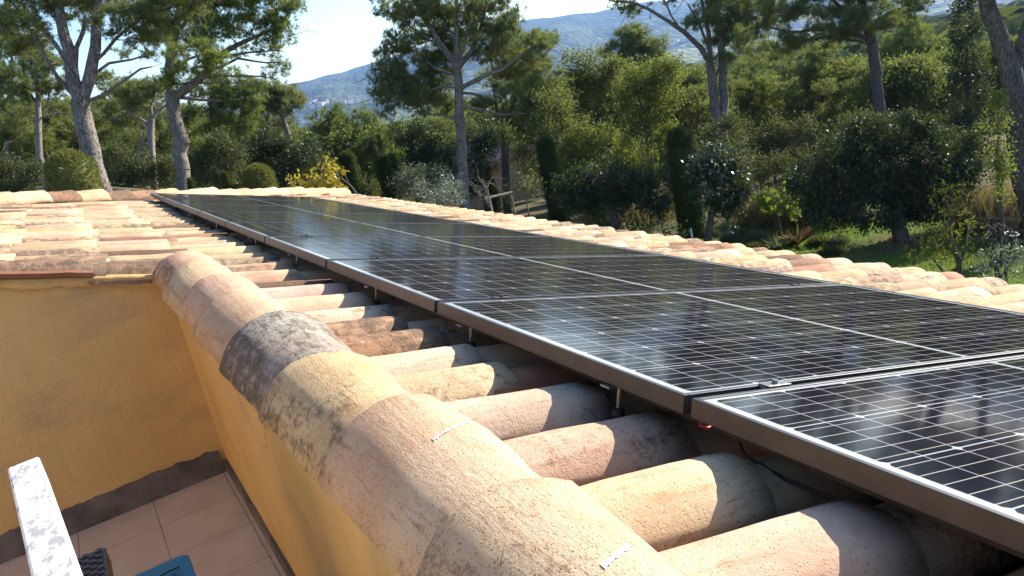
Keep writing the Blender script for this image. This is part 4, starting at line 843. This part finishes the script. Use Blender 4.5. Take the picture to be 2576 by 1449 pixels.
leafy("yellow green shrub with thin dark stems at the right, in front of the lawn", 13.5, [[(2420, 720, .05), (2412, 660, .045), (2395, 600, .035), (2385, 540, .02)], [(2415, 670, .035), (2432, 620, .03), (2438, 560, .015)], [(2385, 690, .03), (2350, 650, .02)]],
    [(2385, 500, 50, 40, 0, .8), (2400, 560, 46, 40, 0, .7), (2350, 590, 50, 40, 0, .5), (2340, 640, 60, 36, 0, .8), (2440, 590, 36, 36, 0, .35), (2390, 470, 36, 20, 0, .6), (2440, 640, 40, 30, 0, .3)], M_YGR, BKD, 11, .95, "yellow_green_shrub", "bush", ratio=.3)
leafy("sunlit vine with bright leaves below the brownish thicket", 21, [], [(1950, 500, 60, 12), (1990, 490, 20, 14), (1900, 508, 40, 10), (1960, 520, 66, 9), (2000, 525, 20, 12)], M_VINE, BKD, 11, 1.3, "vine", "plant", ratio=.9)
leafy("low leafy hedge on the lawn's near edge, left of the thick clipped cypress", 19, [], [(1640, 588, 50, 12), (1600, 580, 30, 10), (1690, 592, 34, 14)], M_OAK, BKD, 8, 1.6, "low_hedge", "hedge")
leafy("sapling with golden leaves left of the thick clipped cypress", 23, [[(1665, 570, .02), (1668, 530, .018), (1675, 490, .01)]], [(1672, 505, 20, 24), (1690, 525, 14, 26), (1655, 510, 20, 14)], M_YGR, BKD, 10, 1.1, "golden_sapling", "tree")
leafy("small tree on a thin pale trunk left of the middle clipped cypress", 24, [[(1331, 545, .03), (1325, 512, .028), (1322, 470, .02)]], [(1320, 450, 36, 34, 0, .5), (1345, 480, 24, 26, 0, .5), (1290, 480, 26, 24, 0, .4)], M_OAK, BKL, 7, 1.2)

# --- clipped and wild cypresses, topiary
G3 = "clipped cypress columns"
clipped("thick clipped cypress column, widest and darkest of them, right of centre", 22, (1703, 328), 33, 'column', M_CYP, "cypress_column", group=G3)
clipped("tall slim clipped cypress column in the middle, left of the round magnolia", 27, (1369, 352), 23, 'column', M_CYP, "cypress_column", group=G3)
clipped("clipped cypress column next to the silvery olive, a bright edge on its right", 30, (960, 396), 15, 'column', M_CYP, "cypress_column", group=G3)
clipped("clipped cypress column right of the yellow leaves, leftmost of them", 29, (870, 388), 18, 'column', M_CYP, "cypress_column", group=G3)
clipped("shorter clipped cypress close behind the one by the olive", 36, (986, 390), 15, 'column', M_CYP, "cypress_column", group=G3)
clipped("small loose cypress with a pointed tip by the hidden house", 31, (1210, 385), 22, 'cone', M_CYP, "wild_cypress")
clipped("large clipped topiary dome left of the forked pine, brownish on top", 13.7, (160, 386), 62, 'dome', M_TOPI, "topiary_dome", "bush", n=7000)
clipped("small clipped topiary dome with a rusty top, right of the burly trunk", 20, (642, 421), 38, 'dome', M_TOPI, "topiary_dome", "bush", n=5000)
clipped("tiny pointed conifer left of the small topiary dome", 20, (566, 440), 18, 'cone', M_CYP, "dwarf_conifer", "bush")
clipped("tuft like dwarf conifer at the foot of the burly trunk", 19, (478, 455), 12, 'cone', M_CYP, "dwarf_conifer", "bush")

# --- bare shrub, frame, stake, small things on the lawn
def bare(label, depth, base_px, tips, rr, name="bare_shrub", mat=BKL):
    t = Tree(); b = foot(P(*base_px, depth)); c = P(*base_px, depth); t.limb([b, b * .5 + c * .5, c], [rr * 1.2, rr, rr], .2, -2)
    for x, y in tips:
        e_ = P(x, y, depth + rng.normal(0, .25)); m_ = (c + e_) / 2 + rng.normal(size=3) * .1 + V(0, 0, .08); t.limb([c, m_, e_], [rr * .7, rr * .5, rr * .25], .15, -1, .015)
        for _ in range(6):
            a_ = rng.uniform(.35, .95); q_ = c * (1 - a_) + e_ * a_; t.limb([m_ * (1 - a_) + e_ * a_, q_ + (e_ - c) * .18 + rng.normal(size=3) * .16], [rr * .3, rr * .15], .15)
    e = empty(name, b, label, "shrub"); t.build("stems", mat, e, b, 5, 4)
bare("leafless shrub with pale twigs right of the tall middle trunk", 21, (1235, 520), [(1180, 455), (1200, 440), (1215, 450), (1240, 445), (1195, 475), (1225, 470)], .022)
bare("bare dark sapling right of the yellow green shrub", 14, (2505, 660), [(2480, 560), (2505, 545), (2530, 560), (2490, 590), (2545, 575)], .03, "bare_sapling", BKD)
bare("bare dark sapling near the photo's right edge, by the white hoop", 14.5, (2530, 670), [(2550, 545), (2560, 590), (2515, 575), (2575, 620)], .03, "bare_sapling", BKD)
A_, B_ = P(1219, 500, 22), P(1288, 484, 22.5)
b0 = foot(P(1231, 499, 22)); fb = empty("wooden_frame", b0, "weathered wooden frame of two posts and a crossbar, right of the leafless shrub", "frame")
for k_, (x, y, d_) in enumerate(((1231, 499, 22), (1284, 486, 22.5))):
    q = P(x, y, d_); m_ = MB(); m_.tube([foot(q), q], .035, 8); m_.build("post", BKL, fb, b0)
m_ = MB(); m_.tube([A_, B_], .04, 8); m_.build("crossbar", BKL, fb, b0)
st = MB(); q = P(1741, 605, 19.5); st.tube([foot(q), P(1738, 575, 19.5)], .022, 8); tag(st.build("garden_stake", M_WHITE), "thin white stake at the foot of the thick clipped cypress", "stake")
def spiky(label, depth, px, half, n, mat, name, up=.9):
    c = hit(*px); depth = float((c - CW) @ R[2]); s = depth / FP; d = unit(rdir(n) * V(1, 1, .4) + V(0, 0, up)); ln = half * s * rng.uniform(.7, 1.3, n); w = 3.2 * s * np.ones(n)
    sd = unit(np.cross(d, V(0, 0, 1))); mid = c + d * ln[:, None] * .6; tip = c + d * ln[:, None] + V(0, 0, -.12) * ln[:, None] * rng.uniform(0, 2, (n, 1)); W_ = w[:, None]
    v = np.stack([c - sd * W_ * .5, c + sd * W_ * .5, mid + sd * W_ * .45, tip, mid - sd * W_ * .45], 1).reshape(-1, 3); f = np.arange(5 * n).reshape(-1, 5)
    return tag(mesh(name, v, f, mat, None, False, None, None), label, "plant")
spiky("spiky plant with bronze red sword leaves on the lawn's bed", 17.5, (2005, 618), 60, 70, M_REDL, "spiky_plant")
spiky("spiky plant with green sword leaves, left of the bronze one", 16.5, (1955, 632), 50, 60, M_LAV, "spiky_plant")
def mound(label, depth, px, half, mat, n=1500, name="lavender_mound"):
    c = hit(px[0], px[1] + half * .4); depth = float((c - CW) @ R[2]); s = depth / FP; ax = np.diag([half * s, half * s, half * s * .75]); d = rdir(n); d[:, 2] = np.abs(d[:, 2]); q = c + (d * rng.uniform(.3, 1, (n, 1))) @ ax
    v, f = needles(q, unit(d + rdir(n) * .5 + V(0, 0, .4)), 9 * s * rng.uniform(.6, 1.4, n), 2.2 * s * np.ones(n)); return tag(mesh(name, v, f, mat), label, "plant", "low grey mounds in the lawn's bed")
for lab, d, px, h_, mm in [("grey green mound right of the thick clipped cypress", 17.8, (1838, 598), 26, M_LAV), ("small dark mound behind the first grey green one", 19, (1872, 588), 22, M_HOLM), ("rounded pale green mound left of the green spiky plant", 18, (1902, 594), 30, M_LAV), ("dark low mound in front of the pale green one", 16.8, (1900, 622), 30, M_HOLM),
                           ("silvery mound between the two spiky plants", 17.3, (1978, 606), 24, M_OLIVE), ("dark mound right of the bronze spiky plant", 18, (2060, 606), 30, M_HOLM), ("grey mound under the drooping dark foliage", 19, (2110, 604), 26, M_LAV), ("dull mound at the near right end of the bed", 17, (2090, 632), 28, M_HOLM), ("pale mound by the thick cypress's foot", 19.5, (1790, 588), 22, M_LAV)]: mound(lab, d, px, h_, mm)
def strip(label, name, a, b, depth_a, depth_b, h, n, mat):
    A_, B_ = hit(*a), hit(*b); t = rng.uniform(0, 1, (n, 1)); q = A_ * (1 - t) + B_ * t; q[:, :2] += rng.normal(0, .35, (n, 2)); q[:, 2] = ground_z(q[:, 0], q[:, 1])
    q[:, 2] += rng.uniform(0, h * .6, n); v, f = needles(q, unit(rdir(n) * .6 + V(0, 0, 1)), h * rng.uniform(.5, 1.1, n), np.full(n, .02)); return tag(mesh(name, v, f, mat), label, "hedge")
strip("strip of dry brown grasses along the far edge of the lawn", "dry_hedge", (1860, 560), (2090, 560), 23.2, 23.2, .75, 4500, M_DRY)
strip("strip of dry brown grasses at the right edge, behind the bare saplings", "dry_hedge", (2450, 572), (2640, 580), 20.5, 19.5, .8, 4500, M_DRY)
strip("short pale dry grasses beside the magnolia's trunk", "dry_hedge", (1490, 560), (1660, 558), 25.5, 25, .5, 2500, M_DRY)
hp = P(2545, 588, 15.2); hb = MB(); hb.tube([hp + .13 * (math.cos(t) * CR + math.sin(t) * (.35 * CD + .5 * CF)) for t in np.linspace(0, 2 * math.pi, 24)], .012, 6, False); tag(hb.build("hoop", M_WHITE), "thin white hoop at the right edge among bare saplings", "hoop")
M_YP = mat_plain("yellow_cloth", (.50, .34, .06), .7); yb = MB(); yc = foot(P(2580, 590, 18)); 
yb.box(yc + V(-.5, -.5, .38), yc + V(.5, .5, .46), None, .03); yt = empty("garden_table", yc, "low yellow garden table at the photo's right edge", "table"); yb.build("table_top", M_YP, yt, yc)
for dx_ in (-.42, .42):
    for dy_ in (-.42, .42): l_ = MB(); l_.tube([yc + V(dx_, dy_, -.02), yc + V(dx_, dy_, .38)], .025, 8); l_.build("leg", M_YP, yt, yc)

# --- house among the trees
hh = foot(P(1290, 470, 44)); c1 = P(1290, 430, 44); M_WALL2 = mat_plain("pink_ochre_render", (.50, .31, .19), .9, 0, .12, 2)
hs = empty("garden_house", hh, "pinkish house half hidden by the trees, right of the tall middle trunk", "house")
hz = P(1290, 395, 44)[2]
w = MB(); w.box((hh[0] - .5, hh[1] - 2.2, hh[2] - 2), (hh[0] + 5, hh[1] + 1.35, hz)); w.build("wall", M_WALL2, hs, hh)
w = MB(); w.box((hh[0] - .3, hh[1] + 1.352, hh[2] - 2), (hh[0] + 5, hh[1] + 4, hz - 1.1)); w.build("wall", M_WALL2, hs, hh)
def gable(mb, x0, x1, y0, y1, z, rise, fl=0): 
    p = [(x0, y0, z), (x1, y0, z), (x1, y1, z + fl), (x0, y1, z + fl), (x0, (y0 + y1) / 2, z + rise), (x1, (y0 + y1) / 2, z + rise)]; mb.add(p, [(0, 1, 5, 4), (2, 3, 4, 5), (0, 4, 3), (1, 2, 5), (0, 3, 2, 1)])
M_ROOF2 = mat_plain("far_roof_tiles", (.34, .20, .13), .9, 0, .35, 9, .4)
w = MB(); gable(w, hh[0] - .8, hh[0] + 5.3, hh[1] - 2.5, hh[1] + 1.5, hz + .004, .9); w.build("roof", M_ROOF2, hs, hh)
w = MB(); p = [(hh[0] - .7, hh[1] + 1.36, hz - .25), (hh[0] + 5, hh[1] + 1.36, hz - .25), (hh[0] + 5, hh[1] + 4.3, hz - 1.15), (hh[0] - .7, hh[1] + 4.3, hz - 1.15)]; w.add(p + [V(*a) - V(0, 0, .1) for a in p], [(0, 1, 2, 3), (7, 6, 5, 4), (0, 3, 7, 4), (2, 6, 7, 3), (0, 4, 5, 1), (1, 5, 6, 2)]); w.build("roof", M_ROOF2, hs, hh)

# --- woods behind: generic trees, copied
def proto_pine(seed):
    global rng
    keep = rng; rng = np.random.default_rng(seed); t = Tree(); H = 8.0
    t.limb([V(0, 0, -.3), V(rng.normal(0, .2), rng.normal(0, .2), 3), V(rng.normal(0, .3), rng.normal(0, .3), 6.2)], [.17, .14, .06], .4, -2, .02)
    cs = [(V(rng.normal(0, 1.2), rng.normal(0, 1.2), rng.uniform(3.2, 7.2)), rng.uniform(.9, 1.6)) for _ in range(9)] + [(V(0, 0, 7.0), 1.1)]
    att = np.concatenate([blob_pts(c, np.diag([r, r, r * .6]), 22) for c, r in cs]); t.grow(att, .014, .4)
    tcx = np.repeat(att, 8, 0) + rng.normal(size=(len(att) * 8, 3)) * V(.24, .24, .14); v, f = tufts(tcx, 9, .30, .045, .03)
    rng = keep; return t, v, f
def proto_leaf(seed):
    global rng
    keep = rng; rng = np.random.default_rng(seed); t = Tree(); t.limb([V(0, 0, -.3), V(.1, 0, 1.5), V(0, .1, 3.2)], [.16, .13, .07], .4, -2, .02)
    cs = [(V(rng.normal(0, 1.1), rng.normal(0, 1.1), rng.uniform(1.6, 5.0)), rng.uniform(.9, 1.5)) for _ in range(9)] + [(V(0, 0, 5.0), 1.0)]
    att = np.concatenate([blob_pts(c, np.diag([r, r, r * .75]), 20, .2) for c, r in cs]); t.grow(att, .012, .4)
    m = len(att) * 42; q = att[rng.integers(0, len(att), m)] + rng.normal(size=(m, 3)) * .26; v, f = leaves(q, unit(rdir(m) + V(0, 0, .1)), .22 * rng.uniform(.6, 1.3, m), .13 * rng.uniform(.7, 1.3, m))
    rng = keep; return t, v, f
PROTO = {}
def place(kind, seed, pos, sc, rz, label, group, mat, bark):
    key = (kind, seed, mat.name)
    if key not in PROTO:
        t, v, f = proto_pine(seed) if kind == 'pine' else proto_leaf(seed)
        e = empty("pine_tree" if kind == 'pine' else "broadleaf_tree"); PROTO[key] = (e, [t.build("trunk", bark, e, None, 6, 3), mesh("crown", v, f, mat, e)])
    else:
        e0, ch_ = PROTO[key]; e = link(e0.copy())
        for c in ch_: link(c.copy(), e)
    e.location = tuple(pos); e.scale = (sc * 1.1, sc * 1.1, sc); e.rotation_euler = (0, 0, rz); tag(e, label, "tree", group)
def wood(n, az0, az1, r0, r1, hmax, label, group, mats, seed, pine_share=.6, h=(5, 9)):
    r = np.random.default_rng(seed)
    for _ in range(n):
        az = math.radians(r.uniform(az0, az1)); d = math.sqrt(r.uniform(r0 ** 2, r1 ** 2)); x, y = CW[0] + d * math.cos(az), CW[1] - d * math.sin(az); z = float(ground_z(x, y))
        H = min(r.uniform(*h), hmax(math.degrees(az)) * d + CW[2] - z)
        if H < 2: continue
        k = 'pine' if r.random() < pine_share else 'leaf'
        place(k, int(r.integers(1, 4)), (x, y, z), H / (8.0 if k == 'pine' else 6.0), r.uniform(0, 6.28), label, group, mats[0] if k == 'pine' else mats[1], BKD)
tanm = lambda t: (lambda az: math.tan(math.radians(float(np.interp(az, *zip(*t))))))
lim_l = tanm([(-4, 4), (3, 3), (9, 1.2), (12, -.2), (15, -1.2), (20, -2.6), (25, -2.5), (32, -2), (38, -2), (42, -4.2), (46, -5), (52, -5), (57, -5.2), (66, -5.5)])
wood(60, -4, 14, 34, 70, lim_l, "pine or oak of the wood behind the left hand pines", "wood behind the left hand pines", (M_PINE, M_HOLM), 11, .75)
wood(60, 14, 40, 42, 90, lim_l, "tree of the wood behind the garden, middle of the photo", "wood behind the middle of the garden", (M_PINE, M_OAK), 12, .6)
wood(80, 38, 66, 36, 90, lim_l, "tree of the wood sloping down behind the lawn at the right", "wood behind the lawn", (M_PINE, M_OAK), 13, .5)
# far wood in the valley: reads as one mass
r_ = np.random.default_rng(21); pts = []; n = 2600
az = np.radians(r_.uniform(8, 66, n)); d = np.exp(r_.uniform(math.log(110), math.log(700), n)); X = d * np.cos(az); Y = -d * np.sin(az); Z = hill_z(X, Y, d, np.degrees(az)); Z = np.where(d < 160, ground_z(X, Y), Z)
rad = r_.uniform(2.5, 5.5, n) * (1 + d / 700); k = 46
dd = unit(r_.normal(size=(n * k, 3))); q = np.repeat(np.stack([X, Y, Z + rad * .7], 1), k, 0) + dd * np.repeat(rad, k)[:, None] * V(1, 1, .85)
sv = unit(np.cross(dd, r_.normal(size=dd.shape))); tv_ = np.cross(dd, sv); sz = np.repeat(rad, k)[:, None] * r_.uniform(.22, .5, (n * k, 1))
v = np.stack([q - sv * sz, q + tv_ * sz * .8, q + sv * sz, q - tv_ * sz * .8], 1).reshape(-1, 3)
tag(mesh("distant_wood", v, np.arange(4 * n * k).reshape(-1, 4), mat_foliage("distant_leaves", (.045, .062, .022), (.13, .14, .05), .3, .0, .5, .02)), None, None, None, 'stuff')
# far village
M_VW = mat_plain("village_wall", (.62, .54, .44), .9, 0, .1, .05); M_VR = mat_plain("village_roof", (.38, .20, .12), .9, 0, .1, .05)
r_ = np.random.default_rng(5)
VP = [(772, 268), (778, 262), (785, 270), (790, 258), (798, 264), (806, 268), (812, 262), (818, 258), (826, 266), (832, 262), (842, 260), (850, 256), (858, 262), (868, 258), (880, 256), (892, 252), (1690, 108), (1706, 104), (1720, 102), (1732, 99), (1742, 97), (1700, 112)]
for i, (x, y) in enumerate(VP):
    dr = P(x, y, 1.0) - CW; dr /= np.linalg.norm(dr); t = 300.0
    while t < 4500:
        q = CW + dr * t; rr_ = math.hypot(q[0], q[1])
        if hill_z(q[0], q[1], rr_, math.degrees(math.atan2(-q[1], q[0]))) > q[2]: break
        t += 12.0
    w = MB(); sw, sd_, sh = r_.uniform(6, 11), r_.uniform(5, 8), r_.uniform(5, 8)
    if i >= 16: sw *= 1.6; sh *= .8
    w.box((-sd_, -sw, -4), (sd_, sw, sh)); nb = len(w.f); gable(w, -sd_ - .5, sd_ + .5, -sw - .5, sw + .5, sh + .01, sh * .35)
    o = mesh("village_house", w.v, w.f, [M_VW, M_VR], None, False, [0] * nb + [1] * (len(w.f) - nb)); o.location = tuple(q); o.rotation_euler = (0, 0, r_.uniform(-.6, .6))
    tag(o, "tiny pale house of the village at the foot of the blue hill" if i < 16 else "tiny pale building in the valley left of the twin trunks", "house", "village houses far away" if i < 16 else "pale buildings in the valley")
# grass blades on the lawn
n = 26000; az = np.radians(rng.uniform(36, 63, n)); d = np.sqrt(rng.uniform(13.5 ** 2, 22.6 ** 2, n)); x = CW[0] + d * np.cos(az); y = CW[1] - d * np.sin(az); ok = d < 30
x, y = x[ok], y[ok]; q = np.stack([x, y, ground_z(x, y) - .01], 1); v, f = needles(q, unit(rdir(len(q)) * .5 + V(0, 0, 1)), rng.uniform(.05, .13, len(q)), np.full(len(q), .022)); tag(mesh("grass", v, f, M_GRASS), None, None, None, 'stuff')

# ------------------------------------------------------------------ the air
zs = [v for o in COL.objects if o.type == 'MESH' and o.name.startswith(('hills', 'ground')) for v in (min(q.co.z for q in o.data.vertices), max(q.co.z for q in o.data.vertices))]
hz_ = MB(); hz_.box((-4900, -4900, min(zs) - 1), (4900, 4900, max(zs) + 12)); g = G("air")
pv = g.n("VolumePrincipled", {'Color': (.36, .60, 1.0), 'Density': 1.25e-4, 'Anisotropy': .35}); g.t.links.new(pv.outputs[0], g.out.inputs['Volume'])
tag(hz_.build("haze", g.m), None, None, None, 'stuff')
